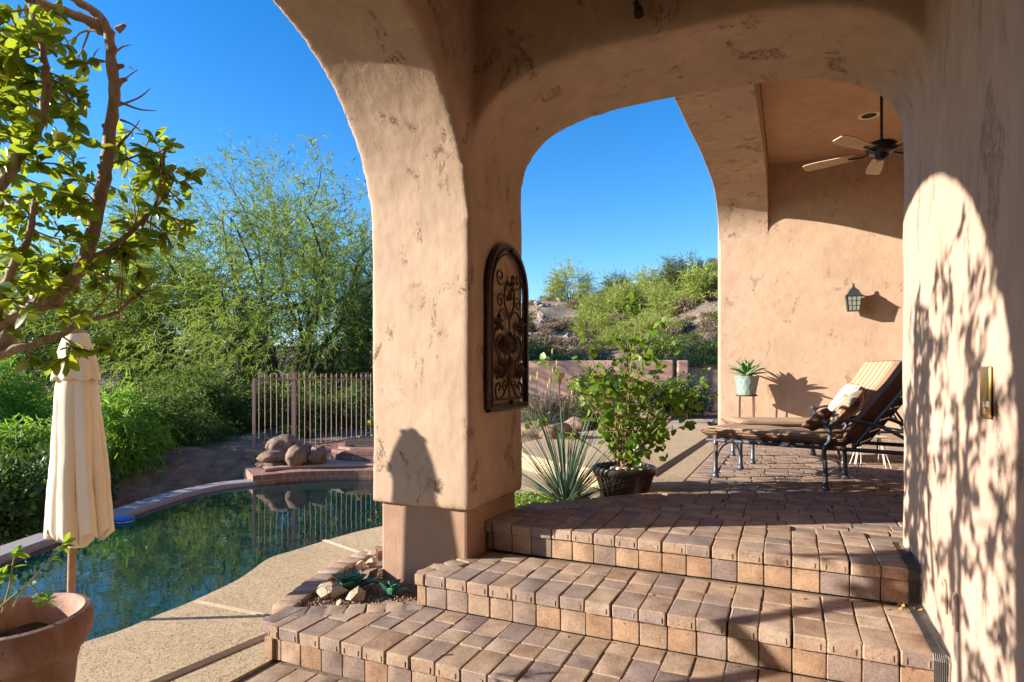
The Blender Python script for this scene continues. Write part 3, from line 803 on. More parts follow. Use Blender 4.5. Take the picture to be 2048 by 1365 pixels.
ribbon_solid(mb, far_pts, 0.30, -1.3, -0.60)
o = mb.build("pool_coping_kerb", M['coping'], bevel=0.03)
bmx = bmesh.new(); bmx.from_mesh(o.data); bmesh.ops.recalc_face_normals(bmx, faces=bmx.faces); bmx.to_mesh(o.data); bmx.free()
tag(o, kind='structure')

# ---- raised wall with tile band at the end of the pool and the brick planter on it
def uv_wall(name, line, z0, z1, mat, parent, thick=0.0, local=False):
    V_, Fc, uvs = [], [], []
    acc = 0; n_ = len(line)
    for i, p in enumerate(line):
        if i: acc += (Vector(p) - Vector(line[i - 1])).length
        V_ += [(p[0], p[1], z0), (p[0], p[1], z1)]; uvs.append(acc)
    for i in range(n_ - 1): Fc.append((2 * i, 2 * i + 2, 2 * i + 3, 2 * i + 1))
    o = mesh_obj(name, V_, Fc, mat, parent)
    ul = o.data.uv_layers.new(name="UVMap")
    for poly_ in o.data.polygons:
        for li in poly_.loop_indices:
            vi = o.data.loops[li].vertex_index
            ul.data[li].uv = (uvs[vi // 2], (z1 if vi % 2 else z0) + 2)
    if thick:
        so = o.modifiers.new("s", 'SOLIDIFY'); so.thickness = thick; so.offset = 1
    return o
M['tile'] = brick_mat("tile_band", (0.32, 0.16, 0.105), (0.26, 0.13, 0.09), (0.36, 0.27, 0.22), 0.155, 0.155, 0.006)
M['brick'] = brick_mat("planter_brick", (0.25, 0.13, 0.10), (0.20, 0.10, 0.08), (0.09, 0.06, 0.05), 0.21, 0.09, 0.008)
wl_px = [(530, 963), (560, 958), (600, 955), (660, 953), (720, 952), (760, 952)]
wline = [at(x, y, ZW) for x, y in wl_px]; wline = [(p.x, p.y) for p in wline] + [(0.6, 9.72)]
wstart = (-4.02, 10.0)
wline = [wstart] + wline
pw = thing("pool_end_wall", "low tiled raised wall closing the end of the pool below the boulders", "pool wall", (wline[2][0], wline[2][1], ZW))
uv_wall("tile_band", wline, ZW - 0.1, ZW + 0.14, M['tile'], pw, 0.35)
mb = MB(); mb.prism([(x, y - 0.03) for x, y in wline[1:]] + [(.6, 10.8), (-3.3, 10.8), (-4.02, 10.1)], ZW + 0.142, ZW + 0.185)
o = mb.build("coping", M['coping_tan'], pw, bevel=0.02)
bmx = bmesh.new(); bmx.from_mesh(o.data); bmesh.ops.recalc_face_normals(bmx, faces=bmx.faces); bmx.to_mesh(o.data); bmx.free()
pbk = thing("brick_planter", "curved red brick planter behind the boulders at the pool end", "planter", (-2.6, 10.2, ZW + .2))
bl_px = [(640, 930), (665, 926), (700, 924), (745, 926), (780, 930)]
bl = [atd(x, y, 10.1 + 0.25 * abs(i - 2) * .3) for i, (x, y) in enumerate(bl_px)]
bline = [(-3.1, 11.0), (-2.95, 10.4), (-2.7, 10.18), (-2.2, 10.12), (-1.4, 10.16), (0.4, 10.4)]
uv_wall("brick_wall", bline, ZW + 0.17, -0.315, M['brick'], pbk, 0.12)
mb = MB(); ribbon_solid(mb, [(x, y - 0.015) for x, y in bline], 0.12, -0.314, -0.275, 0, 1); o = mb.build("cap_course", M['paver_red'], pbk, bevel=0.01)
bmx = bmesh.new(); bmx.from_mesh(o.data); bmesh.ops.recalc_face_normals(bmx, faces=bmx.faces); bmx.to_mesh(o.data); bmx.free()
mb = MB(); mb.prism([(x, y + .12) for x, y in bline] + [(0.4, 12.5), (-3.3, 12.5)], -0.9, -0.33); mb.build("planter_soil", M['soil'], pbk)
# dirt bank behind the rim
bx_, by_ = np.meshgrid(np.linspace(-9, -3.3, 60), np.linspace(6.5, 13, 60))
bz_ = np.empty_like(bx_)
for i in range(60):
    for j in range(60):
        x, y = bx_[i, j], by_[i, j]
        t = min(1, max(0, (y - 8.3 - 0.25 * (x + 6)) / 2.6)); bz_[i, j] = -1.05 + 0.62 * t * t * (3 - 2 * t) + 0.10 * mnoise.noise((x * 1.6, y * 1.6, 5)) + 0.03 * mnoise.noise((x * 6, y * 6, 5))
BV = np.stack([bx_.ravel(), by_.ravel(), bz_.ravel()], 1)
ii, jj = np.meshgrid(np.arange(59), np.arange(59)); b0 = (jj * 60 + ii).ravel()
tag(mesh_obj("dirt_bank", BV, np.stack([b0, b0 + 1, b0 + 61, b0 + 60], 1), M['dirt'], smooth=True), kind='structure')

# ---- garden beyond the patio: deck sheets, planting bed, path
mb = MB()
gd = [W(1.62, 0.72), W(1.95, 0.84), W(2.17, 0.888), W(8.05, 0.888), W(8.05, 0.55), W(8.6, 0.4)]
gd2 = [(4.3, 13.0), (3.6, 13.3), (2.6, 12.4), (1.9, 11.0), (0.9, 9.9), (0.15, 8.6), (0.12, 7.4), (0.5, 6.6), (0.95, 6.0), (1.16, 5.45)]
poly = [(p.x, p.y) for p in gd] + gd2
mb.prism(poly, -0.4, -0.008); o = mb.build("garden_deck", M['deck'], bevel=0.015)
bmx = bmesh.new(); bmx.from_mesh(o.data); bmesh.ops.recalc_face_normals(bmx, faces=bmx.faces); bmesh.ops.triangulate(bmx, faces=[f for f in bmx.faces if len(f.verts) > 4]); bmx.to_mesh(o.data); bmx.free()
tag(o, kind='structure')
mb = MB()
a, b_ = at(1340, 928, -0.008), at(1432, 868, -0.008); d = (b_ - a).normalized(); n_ = Vector((-d.y, d.x, 0)); 
for s_ in (-2, -1, 0, 1, 2):
    mb.tube([a - d * .9 + n_ * 0.02 * s_ + Vector((0, 0, .003)), b_ + d * 5 + n_ * 0.02 * s_ + Vector((0, 0, .003))], 0.008, 6)
tag(mb.build("garden_drain_strips", simple("drain", (0.22, 0.15, 0.10), 0.8), smooth=True), kind='structure')
mb = MB(); pth = smooth_poly([(-0.6, 5.2), (0.45, 5.15), (0.8, 5.6), (0.75, 6.1), (0.35, 6.7), (0.0, 7.4)], 6)
mb.prism([(x, y) for x, y in pth] + [(-1.0, 7.4)], -0.6, -0.16); o = mb.build("lower_path", M['deck'])
bmx = bmesh.new(); bmx.from_mesh(o.data); bmesh.ops.recalc_face_normals(bmx, faces=bmx.faces); bmesh.ops.triangulate(bmx, faces=[f for f in bmx.faces if len(f.verts) > 4]); bmx.to_mesh(o.data); bmx.free()
tag(o, kind='structure')
mb = MB(); mb.prism([(4.2, 13.6), (4.4, 12.6), (9.0, 12.4), (9.0, 17.2), (2.5, 17.2), (2.4, 14.3)], -0.3, -0.1)
tag(mb.build("red_garden_path", M['paver_red']), kind='structure')

# ---- garden wall with a gate
gw = thing("garden_wall", "long low salmon stucco wall at the back of the garden", "wall", (3, 17.5, -0.2))
A_, B_, C_ = Vector((-3.5, 19.3)), Vector((3.55, 17.6)), Vector((11.5, 15.6))
mb = MB()
def wall_seg(mb, a, b_, t, z0, z1):
    d = (b_ - a).normalized(); n_ = Vector((-d.y, d.x)) * t / 2
    mb.prism([tuple(a - n_), tuple(b_ - n_), tuple(b_ + n_), tuple(a + n_)], z0, z1)
wall_seg(mb, A_, Vector((4.6, 17.46)), 0.2, -0.4, 1.36); mb.build("wall_run", M['stucco_garden'], gw, bevel=0.03)
mb = MB(); wall_seg(mb, Vector((4.62, 17.1)), Vector((4.9, 17.06)), 0.32, -0.4, 1.34); mb.build("gate_post", M['stucco_garden'], gw, bevel=0.03)
mb = MB(); wall_seg(mb, Vector((6.3, 16.9)), C_, 0.2, -0.4, 1.34); mb.build("wall_run", M['stucco_garden'], gw, bevel=0.03)
gt = thing("garden_gate", "brown boarded gate in the salmon garden wall", "gate", (5.6, 17.0, -0.2))
mb = MB()
for k in range(10):
    a = Vector((4.93 + k * 0.137, 17.05 - k * 0.014)); wall_seg(mb, a, a + Vector((0.128, -0.013)), 0.04, -0.08, 1.15)
mb.build("board_panel", M['fence'], gt)
mb = MB(); wall_seg(mb, Vector((4.92, 17.01)), Vector((6.29, 16.87)), 0.05, 1.15, 1.22); mb.build("gate_rail", M['rust'], gt); mb = MB(); wall_seg(mb, Vector((4.92, 17.01)), Vector((6.29, 16.87)), 0.05, -0.12, -0.06); mb.build("gate_rail", M['rust'], gt)

# ================================================================== PLANTS
QUAD_V = np.array([(-.5, 0, 0), (.5, 0, 0), (.35, 1, .05), (-.35, 1, .05)]); QUAD_F = np.array([(0, 1, 2, 3)])
def leafT(w=0.52, fold=0.10, curl=0.12, tip=0.62):
    """obovate leaf along +y, two strips folded on the midrib: 5 stations"""
    st = [(0.0, 0.03), (0.25, 0.62), (tip - 0.05, 1.0), (0.86, 0.6), (1.0, 0.02)]
    V_ = []; Fc = []
    for y, k in st:
        hw = w / 2 * k
        z = -curl * y * y
        V_ += [(-hw, y, z + fold * k * .5), (0, y, z), (hw, y, z + fold * k * .5)]
    for i in range(4):
        a = i * 3
        Fc += [(a, a + 1, a + 4, a + 3), (a + 1, a + 2, a + 5, a + 4)]
    return np.array(V_), np.array(Fc)
LEAF_V, LEAF_F = leafT()
HEART_V, HEART_F = leafT(0.85, 0.12, 0.15, 0.42)
def norm(a): return a / np.maximum(1e-9, np.linalg.norm(a, axis=-1, keepdims=True))
def inst(T, Fc, pos, D_, scale, up=None, rng=RNG, upw=0.6):
    """instances of template T with its y axis along D_; face normal leaning to up"""
    n = len(pos); D_ = norm(D_)
    r = rng.normal(size=(n, 3))
    if up is not None: r = r * (1 - upw) + np.array(up) * upw * 2
    z = norm(r - (r * D_).sum(1, keepdims=True) * D_); x = np.cross(D_, z)
    sc = np.asarray(scale).reshape(-1, 1, 1) if np.ndim(scale) else scale
    V_ = pos[:, None, :] + sc * (T[None, :, 0:1] * x[:, None, :] + T[None, :, 1:2] * D_[:, None, :] + T[None, :, 2:3] * z[:, None, :])
    k = len(T)
    Fo = (Fc[None] + (np.arange(n) * k)[:, None, None]).reshape(-1, Fc.shape[1])
    return V_.reshape(-1, 3), Fo

def grow(mb, start, d, length, rad, level, tips, wiggle=0.25, up=0.05, split=(2, 3), spread=0.6, shrink=0.72, n=5, segs=4, rs=None):
    rs = rs or random
    p = Vector(start); d = Vector(d).normalized(); pts = [p.copy()]; rr = [rad]
    for i in range(segs):
        d = (d + Vector((rs.gauss(0, wiggle), rs.gauss(0, wiggle), rs.gauss(0, wiggle) + up))).normalized()
        p = p + d * (length / segs); pts.append(p.copy()); rr.append(rad * (1 - 0.4 * (i + 1) / segs))
    mb.tube(pts, rr, n, cap=False)
    if level == 0:
        tips.append((pts, d.copy())); return
    k = rs.randint(*split)
    for i in range(k):
        nd_ = (d + Vector((rs.gauss(0, spread), rs.gauss(0, spread), rs.gauss(0, spread * .7)))).normalized()
        q = pts[-1] if i == 0 else pts[rs.randint(max(1, segs - 2), segs)]
        grow(mb, q, nd_, length * shrink * rs.uniform(.8, 1.15), rr[-1] * (.85 if i == 0 else .65), level - 1, tips, wiggle, up, split, spread, shrink, max(3, n - 1), segs, rs)

def feathery(name, label, base, height, spread, mat, bark, nspray, group=None, seed=1, leaf=(0.05, 0.012), per=9, droop=0.5, stems=4, cat="tree", levels=4, low=0.0, trunk_r=0.11, sway=(0, 0), strand=0.45):
    rs = random.Random(seed); rg = np.random.default_rng(seed)
    base = Vector(base); t = thing(name, label, cat, base, 0, group)
    mb = MB(); tips = []
    for k in range(stems):
        a = 2 * math.pi * (k + rs.random() * .6) / stems
        tilt = rs.uniform(.25, .8)
        d = Vector((math.cos(a) * tilt * spread / height + sway[0], math.sin(a) * tilt * spread / height + sway[1], 1))
        grow(mb, base + Vector((math.cos(a) * .1, math.sin(a) * .1, -0.1)), d, height * 0.36, trunk_r * rs.uniform(.7, 1), levels, tips, 0.16, 0.02, (2, 3), 0.55, 0.70, 6, 3, rs)
    mb.build("trunk", bark, t, smooth=True)
    T = np.array([[list(p) for p in tp[0]] for tp in tips])       # (n, segs+1, 3)
    n = len(T)
    idx = rg.integers(0, n, nspray); sg = rg.integers(0, T.shape[1] - 1, nspray); f = rg.random((nspray, 1))
    P_ = T[idx, sg] * (1 - f) + T[idx, sg + 1] * f
    P_ = P_ + rg.normal(size=P_.shape) * spread * 0.045
    if low: 
        P_[:, 2] -= rg.random(nspray) ** 2 * low
    c = P_.mean(0); outd = norm(P_ - c + rg.normal(size=P_.shape) * spread * 0.25)
    D0 = norm(outd + np.array([0, 0, 0.15])); LL = strand * (0.6 + 0.8 * rg.random((nspray, 1)))
    pos = []; dr = []
    for j in range(per):
        q = (j + .5) / per
        pj = P_ + D0 * LL * q + np.array([0, 0, -1]) * droop * LL * q * q
        dj = norm(D0 + np.array([0, 0, -2 * droop * q]) + rg.normal(size=P_.shape) * 0.75)
        pos.append(pj); dr.append(dj)
    pos = np.concatenate(pos); dr = np.concatenate(dr)
    gz = base.z + 0.05
    keep = pos[:, 2] > gz; pos = pos[keep]; dr = dr[keep]
    T_ = QUAD_V * np.array([leaf[1], leaf[0], leaf[0]])
    V_, F_ = inst(T_, QUAD_F, pos, dr, 0.7 + 0.8 * rg.random(len(pos)), rng=rg)
    mesh_obj("crown", V_, F_, mat, t)
    return t

def blob_bush(name, label, c, size, mat, nleaf, leaf, seed=1, group=None, cat="shrub", squash=1.0, stems=True, T=QUAD_V, Fc=QUAD_F, box=0.0, wr=0.5):
    """leafy shrub: leaves through an uneven ellipsoid standing on the ground at c"""
    rg = np.random.default_rng(seed); c = Vector(c)
    t = thing(name, label, cat, c, 0, group)
    sx, sy, sz = size
    # several lobes
    nl = 9; ang = rg.random(nl) * 6.28; rad = rg.random(nl) ** .5 * 0.55
    lc = np.stack([np.cos(ang) * rad * sx, np.sin(ang) * rad * sy, (0.38 + 0.35 * rg.random(nl)) * sz * 1.0], 1); lr = 0.42 + 0.25 * rg.random(nl)
    k = rg.integers(0, nl, nleaf); dv = norm(rg.normal(size=(nleaf, 3))); rr = rg.random((nleaf, 1)) ** 0.35
    P_ = lc[k] + dv * rr * lr[k][:, None] * np.array([sx, sy, sz * 0.8])
    P_ = P_[P_[:, 2] > 0.02]; n = len(P_)
    D_ = norm(P_ - np.array([0, 0, sz * .3]) + rg.normal(size=P_.shape) * max(size) * 0.5)
    T_ = T * np.array([leaf[1], leaf[0], leaf[0]]) if T is QUAD_V else T * leaf[0]
    V_, F_ = inst(T_, Fc, P_ + np.array(c), D_, 0.6 + 0.8 * rg.random(n), (0, 0, 1), rg, 0.35)
    mesh_obj("foliage", V_, F_, mat, t)
    if stems:
        mb = MB(); rs = random.Random(seed)
        for i in range(10):
            a = rs.random() * 6.28; e = Vector((math.cos(a) * sx * .6, math.sin(a) * sy * .6, sz * rs.uniform(.5, .9)))
            mb.tube([c + Vector((0, 0, -.05)), c + e * .45 + Vector((0, 0, sz * .1)), c + e], [0.02 * sz + .004, 0.012 * sz + .003, 0.004], 4, cap=False)
        mb.build("stem", M['bark_dark'], t)
    return t

# trees behind the pool
feathery("mesquite_tree", "tall feathery mesquite rising behind the iron pool fence", (-8.3, 22.2, -0.6), 11.0, 7.0, M['leaf_mesquite'], M['bark_dark'], 9500, seed=18, leaf=(0.125, 0.019), trunk_r=0.2, per=11, stems=8, low=3.2, droop=.3, strand=.6, sway=(0.08, 0), levels=4)
feathery("mesquite_tree", "broad mesquite left of the tallest tree, behind the cream umbrella", (-14.0, 23.5, -0.6), 8.2, 6.2, M['leaf_mesquite'], M['bark_dark'], 9000, seed=12, leaf=(0.14, 0.021), droop=.3, strand=.6, per=10, stems=5, low=2.5, levels=4)
feathery("mesquite_tree", "mesquite at the far left edge behind the leafy branch", (-20.0, 23.0, -0.6), 7.8, 6.2, M['leaf_mesquite'], M['bark_dark'], 8000, seed=13, leaf=(0.14, 0.021), droop=.3, strand=.6, per=9, stems=5, low=2.5, levels=4)
feathery("mesquite_tree", "dark mesquite seen through the fence beside the stucco pillar", (-4.4, 22.6, -0.6), 5.8, 4.6, M['leaf_shade'], M['bark_dark'], 7500, seed=14, leaf=(0.12, 0.019), per=9, stems=5, low=2.8, levels=4)
feathery("mesquite_tree", "low dense mesquite filling the gap behind the dirt bank", (-7.6, 14.6, -0.6), 2.3, 2.8, M['leaf_shade'], M['bark_dark'], 6500, seed=15, leaf=(0.07, 0.018), per=9, stems=7, low=1.5, levels=3, trunk_r=0.06)
feathery("mesquite_tree", "low dark mesquite just behind the iron fence", (-4.6, 15.0, -0.5), 1.7, 2.2, M['leaf_shade'], M['bark_dark'], 4500, seed=16, leaf=(0.07, 0.014), per=9, stems=7, low=1.2, levels=3, trunk_r=0.05)
feathery("acacia_shrub", "bright green feathery shrub behind the umbrella canopy", (-7.0, 10.3, -0.9), 1.9, 2.0, M['leaf_bright'], M['bark_dark'], 6000, seed=21, leaf=(0.085, 0.016), per=10, stems=8, cat="shrub", low=1.9, levels=3, trunk_r=0.05, droop=0.8)
feathery("acacia_shrub", "bright green feathery shrub at the left edge of the photo above the hedge", (-8.3, 9.0, -1.0), 1.9, 2.0, M['leaf_bright'], M['bark_dark'], 6000, seed=22, leaf=(0.085, 0.016), per=10, stems=8, cat="shrub", low=1.9, levels=3, trunk_r=0.05, droop=0.8)
feathery("acacia_shrub", "bright feathery shrub far left, highest behind the leafy branch", (-11.2, 12.6, -0.9), 2.6, 2.6, M['leaf_bright'], M['bark_dark'], 6500, seed=24, leaf=(0.095, 0.018), per=10, stems=8, cat="shrub", low=1.9, levels=3, trunk_r=0.05, droop=0.6)
feathery("acacia_shrub", "green feathery shrub between the umbrella and the dirt bank", (-6.9, 11.9, -0.8), 1.8, 1.9, M['leaf_shade'], M['bark_dark'], 4500, seed=23, leaf=(0.07, 0.016), per=10, stems=8, cat="shrub", low=1.6, levels=3, trunk_r=0.05, droop=0.8)
for k, (x, y, s_, lb) in enumerate([(-5.75, 6.6, 0.75, "dark clipped hedge plant beside the pool rim at the left edge"), (-5.9, 7.6, 0.8, "dark leafy shrub behind the pool rim, left of the umbrella"), (-6.2, 8.7, 0.7, "dark leafy shrub behind the pool rim, hidden partly by the umbrella")]):
    blob_bush("hedge_shrub", lb, (x, y, -1.15), (s_, s_, 1.05), M['leaf_hedge'] if k else M['leaf_hedge'], 5500, (0.055, 0.035), seed=31 + k)
blob_bush("dry_shrub", "sparse small shrub on the dirt bank left of the boulders", (-3.95, 9.95, -0.72), (0.3, 0.3, 0.42), M['leaf_mesquite'], 500, (0.04, 0.02), seed=36)
blob_bush("flowering_bush", "green bush with a few yellow flowers in the brick planter", (-1.95, 10.85, -0.34), (0.62, 0.45, 0.8), M['leaf_hedge'], 2600, (0.045, 0.028), seed=37)
rg = np.random.default_rng(5); Pf = np.array([-1.95, 10.7, 0.1]) + rg.normal(size=(14, 3)) * np.array([.4, .25, .2]); Pf[:, 1] -= .15
for p in Pf:
    Vf, Ff = inst(QUAD_V * np.array([.035, .035, .03]), QUAD_F, np.repeat(p[None], 5, 0), rg.normal(size=(5, 3)) + np.array([0, -.5, .5]), 1.0, rng=rg)
    mesh_obj("flower", Vf, Ff, M['flower_yellow'], bpy.data.objects["flowering_bush"])

# ---- near tree with big leaves, on the left
ft = thing("ficus_tree", "near leafy tree with a curved bare trunk at the left edge", "tree", (-2.91, 1.85, ZD))
mb = MB()
def line_px(pts): return bez([atd(x, y, d) for x, y, d in pts], 6)
def taper(n, a, b_): return [a + (b_ - a) * i / (n - 1) for i in range(n)]
branches = [
    ([(-900, 1500, 1.85), (-650, 1150, 2.0), (-260, 860, 2.35), (-10, 705, 2.65), (28, 640, 2.7), (100, 600, 2.72), (160, 540, 2.78), (183, 470, 2.8), (203, 380, 2.8), (215, 300, 2.8), (228, 200, 2.8), (222, 100, 2.78), (205, 40, 2.75), (150, 0, 2.7), (90, -40, 2.65)], 0.042, 0.016),
    ([(-60, 735, 2.62), (30, 700, 2.65), (100, 678, 2.7), (165, 648, 2.75), (238, 624, 2.8)], 0.022, 0.009),
    ([(170, 530, 2.78), (225, 495, 2.85), (262, 462, 2.9), (300, 425, 2.92), (335, 385, 2.95), (348, 350, 2.95)], 0.018, 0.005),
    ([(-150, 560, 2.4), (0, 372, 2.5), (40, 312, 2.55), (75, 262, 2.6), (92, 180, 2.6), (85, 90, 2.6), (60, 10, 2.6)], 0.024, 0.011),
    ([(-10, 640, 2.6), (10, 570, 2.65), (35, 520, 2.6), (60, 470, 2.6), (70, 400, 2.6)], 0.02, 0.011),
    ([(205, 60, 2.78), (160, 35, 2.7), (90, 10, 2.6), (30, -10, 2.5)], 0.024, 0.012),
    ([(-10, 660, 2.62), (60, 620, 2.65), (130, 612, 2.75)], 0.02, 0.008),
    ([(-900, 1500, 1.85), (-900, 900, 1.9), (-700, 300, 1.95), (-500, 0, 2.0)], 0.05, 0.02),
    ([(-430, 400, 2.1), (-250, 250, 1.95), (-120, 100, 1.9)], 0.035, 0.012),
]
nodes = []
for pts, r0, r1 in branches:
    L_ = line_px(pts); rad = taper(len(L_), r0, r1)
    rad = [r * (1 + 0.10 * math.sin(i * 2.3) + random.uniform(-.04, .06)) for i, r in enumerate(rad)]
    L_ = [p + Vector((random.uniform(-.006, .006), 0, random.uniform(-.006, .006))) for p in L_]
    mb.tube(L_, rad, 10); nodes += L_
# stubs on the bare upright
for (x, y) in [(232, 130), (238, 160), (214, 250), (240, 55), (205, 330)]:
    a = atd(x - 6, y + 6, 2.8); mb.tube([a, a + Vector((random.uniform(.03, .05), 0, random.uniform(.0, .03)))], [0.018, 0.008], 6)
mb.build("trunk", M['bark'], ft, smooth=True)
mb = MB(); leaves_p, leaves_d = [], []
rs = random.Random(3)
def twig(a, b_, r0=0.006, nl=12, bare=0.0, lm=0.35):
    a, b_ = Vector(a), Vector(b_); L_ = (b_ - a).length
    mid = (a + b_) / 2 + Vector((rs.gauss(0, .08), rs.gauss(0, .08), rs.gauss(0, .08) + .03)) * L_
    q = bez([a, mid, b_], 6); mb.tube(q, taper(len(q), r0, 0.0018), 5, cap=False)
    for i in range(nl):
        t = lm + (1 - lm) * (i + rs.random()) / nl
        if rs.random() < bare: continue
        k = min(len(q) - 2, int(t * (len(q) - 1))); p = q[k].lerp(q[k + 1], rs.random()); d = (q[k + 1] - q[k]).normalized()
        dd = (d * 0.8 + Vector((rs.gauss(0, .7), rs.gauss(0, .7), rs.gauss(0, .5) - .1))).normalized()
        leaves_p.append(p); leaves_d.append(dd)
def nearest(p): return min(nodes, key=lambda q: (q - p).length_squared)
zones = [  # x0,y0,x1,y1,depth0,depth1,count
    (-40, 0, 120, 200, 2.45, 2.8, 60), (60, 60, 170, 190, 2.6, 2.85, 8), (-40, 180, 170, 420, 2.45, 2.85, 84), (-40, 400, 200, 640, 2.5, 2.9, 76),
    (215, 260, 350, 330, 2.85, 3.05, 10), (230, 330, 385, 500, 2.85, 3.1, 38), (180, 480, 330, 590, 2.85, 3.05, 22), (90, 690, 225, 735, 2.7, 2.8, 5), (20, 660, 120, 740, 2.6, 2.8, 3), (130, 120, 200, 200, 2.7, 2.8, 3)]
for (x0, y0, x1, y1, d0, d1, n_) in zones:
    for k in range(n_):
        e = atd(rs.uniform(x0, x1), rs.uniform(y0, y1), rs.uniform(d0, d1)); a = nearest(e)
        if (e - a).length > 0.5: a = e + (a - e).normalized() * 0.4
        twig(a, e, 0.005, rs.randint(6, 10))
        nodes.append((e + a) / 2)
# the crown beyond the frame, which throws the leaf shadows on the side wall
for k in range(240):
    e = Vector((rs.uniform(-2.9, -1.85), rs.uniform(1.05, 2.35), rs.uniform(0.7, 2.7)))
    if e.x / e.y > -0.90 or (e.y > 2.0 and e.z < 1.0 + .35 * (-e.x - 2.0)): continue
    if e.z > 2.3 and e.y < 1.7 and rs.random() < .5: continue
    a = nearest(e)
    if (e - a).length > 0.6: a = e + (a - e).normalized() * 0.5
    twig(a, e, 0.006, rs.randint(9, 14)); nodes.append((e + a) / 2)
# bare twigs against the sky
for (x0, y0, x1, y1) in [(228, 200, 275, 140), (228, 215, 300, 178), (240, 205, 312, 222), (225, 110, 262, 90), (228, 300, 280, 240), (215, 330, 300, 268), (205, 60, 140, 110), (190, 30, 150, 130), (100, 30, 150, 110), (240, 240, 285, 265),
                         (238, 624, 330, 540), (238, 560, 240, 640), (330, 300, 270, 480), (345, 330, 300, 470), (240, 620, 270, 660), (165, 650, 245, 560), (238, 500, 238, 640), (0, 340, 230, 490), (290, 440, 350, 500)]:
    twig(atd(x0, y0, 2.85), atd(x1, y1, 2.92), 0.0065, 3, 0.85)
Lp = np.array([list(p) for p in leaves_p]); Ld = np.array([list(p) for p in leaves_d])
rg = np.random.default_rng(9)
V_, F_ = inst(LEAF_V, LEAF_F, Lp, Ld, 0.046 + 0.046 * rg.random(len(Lp)) ** 1.2, (0, 0, 1), rg, 0.45)
mb.build("twigs", M['twig'], ft, smooth=True)
mesh_obj("leaves", V_, F_, M['leaf_ficus'], ft, smooth=True)

# ---- hillside vegetation
def hz(px, Y): X = (px - 1024) / F * Y; return (X, Y, hgt(X, Y))
feathery("palo_verde", "rounded pale palo verde standing alone left on the hillside", hz(1138, 64), 4.2, 3.4, M['leaf_palo'], M['bark_dark'], 709, seed=41, leaf=(0.24, 0.032), per=13, stems=6, low=1.5, levels=3, trunk_r=0.1, strand=1.25, droop=0.12)
feathery("palo_verde", "tallest pale palo verde at the middle of the hillside", hz(1302, 60), 3.9, 3.2, M['leaf_palo'], M['bark_dark'], 819, seed=42, leaf=(0.24, 0.032), per=13, stems=6, low=2.5, levels=3, trunk_r=0.1, strand=1.25, droop=0.12)
feathery("palo_verde", "pale spreading palo verde below the middle of the hill", hz(1225, 46), 2.4, 3.0, M['leaf_palo'], M['bark_dark'], 819, seed=43, leaf=(0.24, 0.032), per=13, stems=7, low=1.8, levels=3, trunk_r=0.08, strand=1.25, droop=0.12)
feathery("palo_verde", "greener palo verde beside the patio wall edge on the hill", hz(1375, 48), 2.8, 3.2, M['leaf_creosote'], M['bark_dark'], 819, seed=44, leaf=(0.24, 0.032), per=13, stems=7, low=1.8, levels=3, trunk_r=0.08, strand=1.25, droop=0.12)
feathery("ironwood_tree", "duller grey-green tree between the two pale palo verdes", hz(1225, 70), 3.8, 3.2, M['leaf_creosote'], M['bark_dark'], 655, seed=45, leaf=(0.24, 0.032), per=13, stems=6, low=2.2, levels=3, trunk_r=0.1, strand=1.25, droop=0.12)
feathery("ironwood_tree", "yellow-green tree low on the hill near the patio wall", hz(1425, 38), 2.1, 2.2, M['leaf_palo'], M['bark_dark'], 546, seed=46, leaf=(0.24, 0.032), per=13, stems=6, low=1.6, levels=3, trunk_r=0.08, strand=1.25, droop=0.12)
pvs = [o_ for o_ in bpy.data.objects if o_.name.startswith("palo_verde")]
rs = random.Random(77)
for k, (px_, Y_, s_) in enumerate([(1190, 50, .9), (1262, 47, 1.0), (1338, 50, .95), (1335, 40, .9), (1275, 37, .8), (1190, 40, .7), (1232, 34, .6), (1310, 33, .6), (1175, 60, .6)]):
    o = copy_tree(pvs[(k * 2 + 2) % 4]); o.location = hz(px_, Y_); o.scale = (s_ * .85, s_ * .85, s_ * .62); o.rotation_euler = (0, 0, rs.random() * 6.28)
    tag(o, "smaller pale green desert tree in the thicket over the middle of the hill", "tree", "small palo verdes massed over the middle of the hill")
for k, (px_, Y_, s_, mt, lb) in enumerate([
    (1085, 22.5, 1.0, 'leaf_creosote', "dark creosote bush just behind the left end of the garden wall"),
    (1130, 23.5, 1.1, 'leaf_creosote', "creosote bush behind the garden wall, above the rounded hedge"),
    (1060, 27, 1.2, 'leaf_creosote', "creosote bush on the hill right beside the wall plaque"),
    (1290, 24, 1.0, 'leaf_creosote', "creosote bush behind the garden wall above the potted bush"),
    (1370, 23, 1.2, 'leaf_creosote', "leafy green bush behind the garden wall near the gate"),
    (1420, 24.5, 1.2, 'leaf_creosote', "olive bush behind the gate next to the patio wall"),
    (1330, 27, 1.3, 'leaf_palo', "pale bush above the potted bush on the lower hill")]):
    blob_bush("creosote_bush", lb, hz(px_, Y_), (s_ * 1.2, s_, s_ * .8), M[mt], 3000, (0.10, 0.035), seed=51 + k)
proto = blob_bush("desert_shrub", "small dry shrub dotted on the stony hillside", (0, 0, 0), (0.8, 0.8, 0.9), M['leaf_dry'], 1100, (0.13, 0.04), seed=61, group="small shrubs dotted over the hillside")
proto2 = blob_bush("desert_shrub", "small green shrub dotted on the stony hillside", (0, 0, 0), (0.9, 0.9, 1.0), M['leaf_creosote'], 1100, (0.13, 0.04), seed=62, group="small green shrubs dotted over the hillside")
rs = random.Random(8); first = {0: True, 1: True}
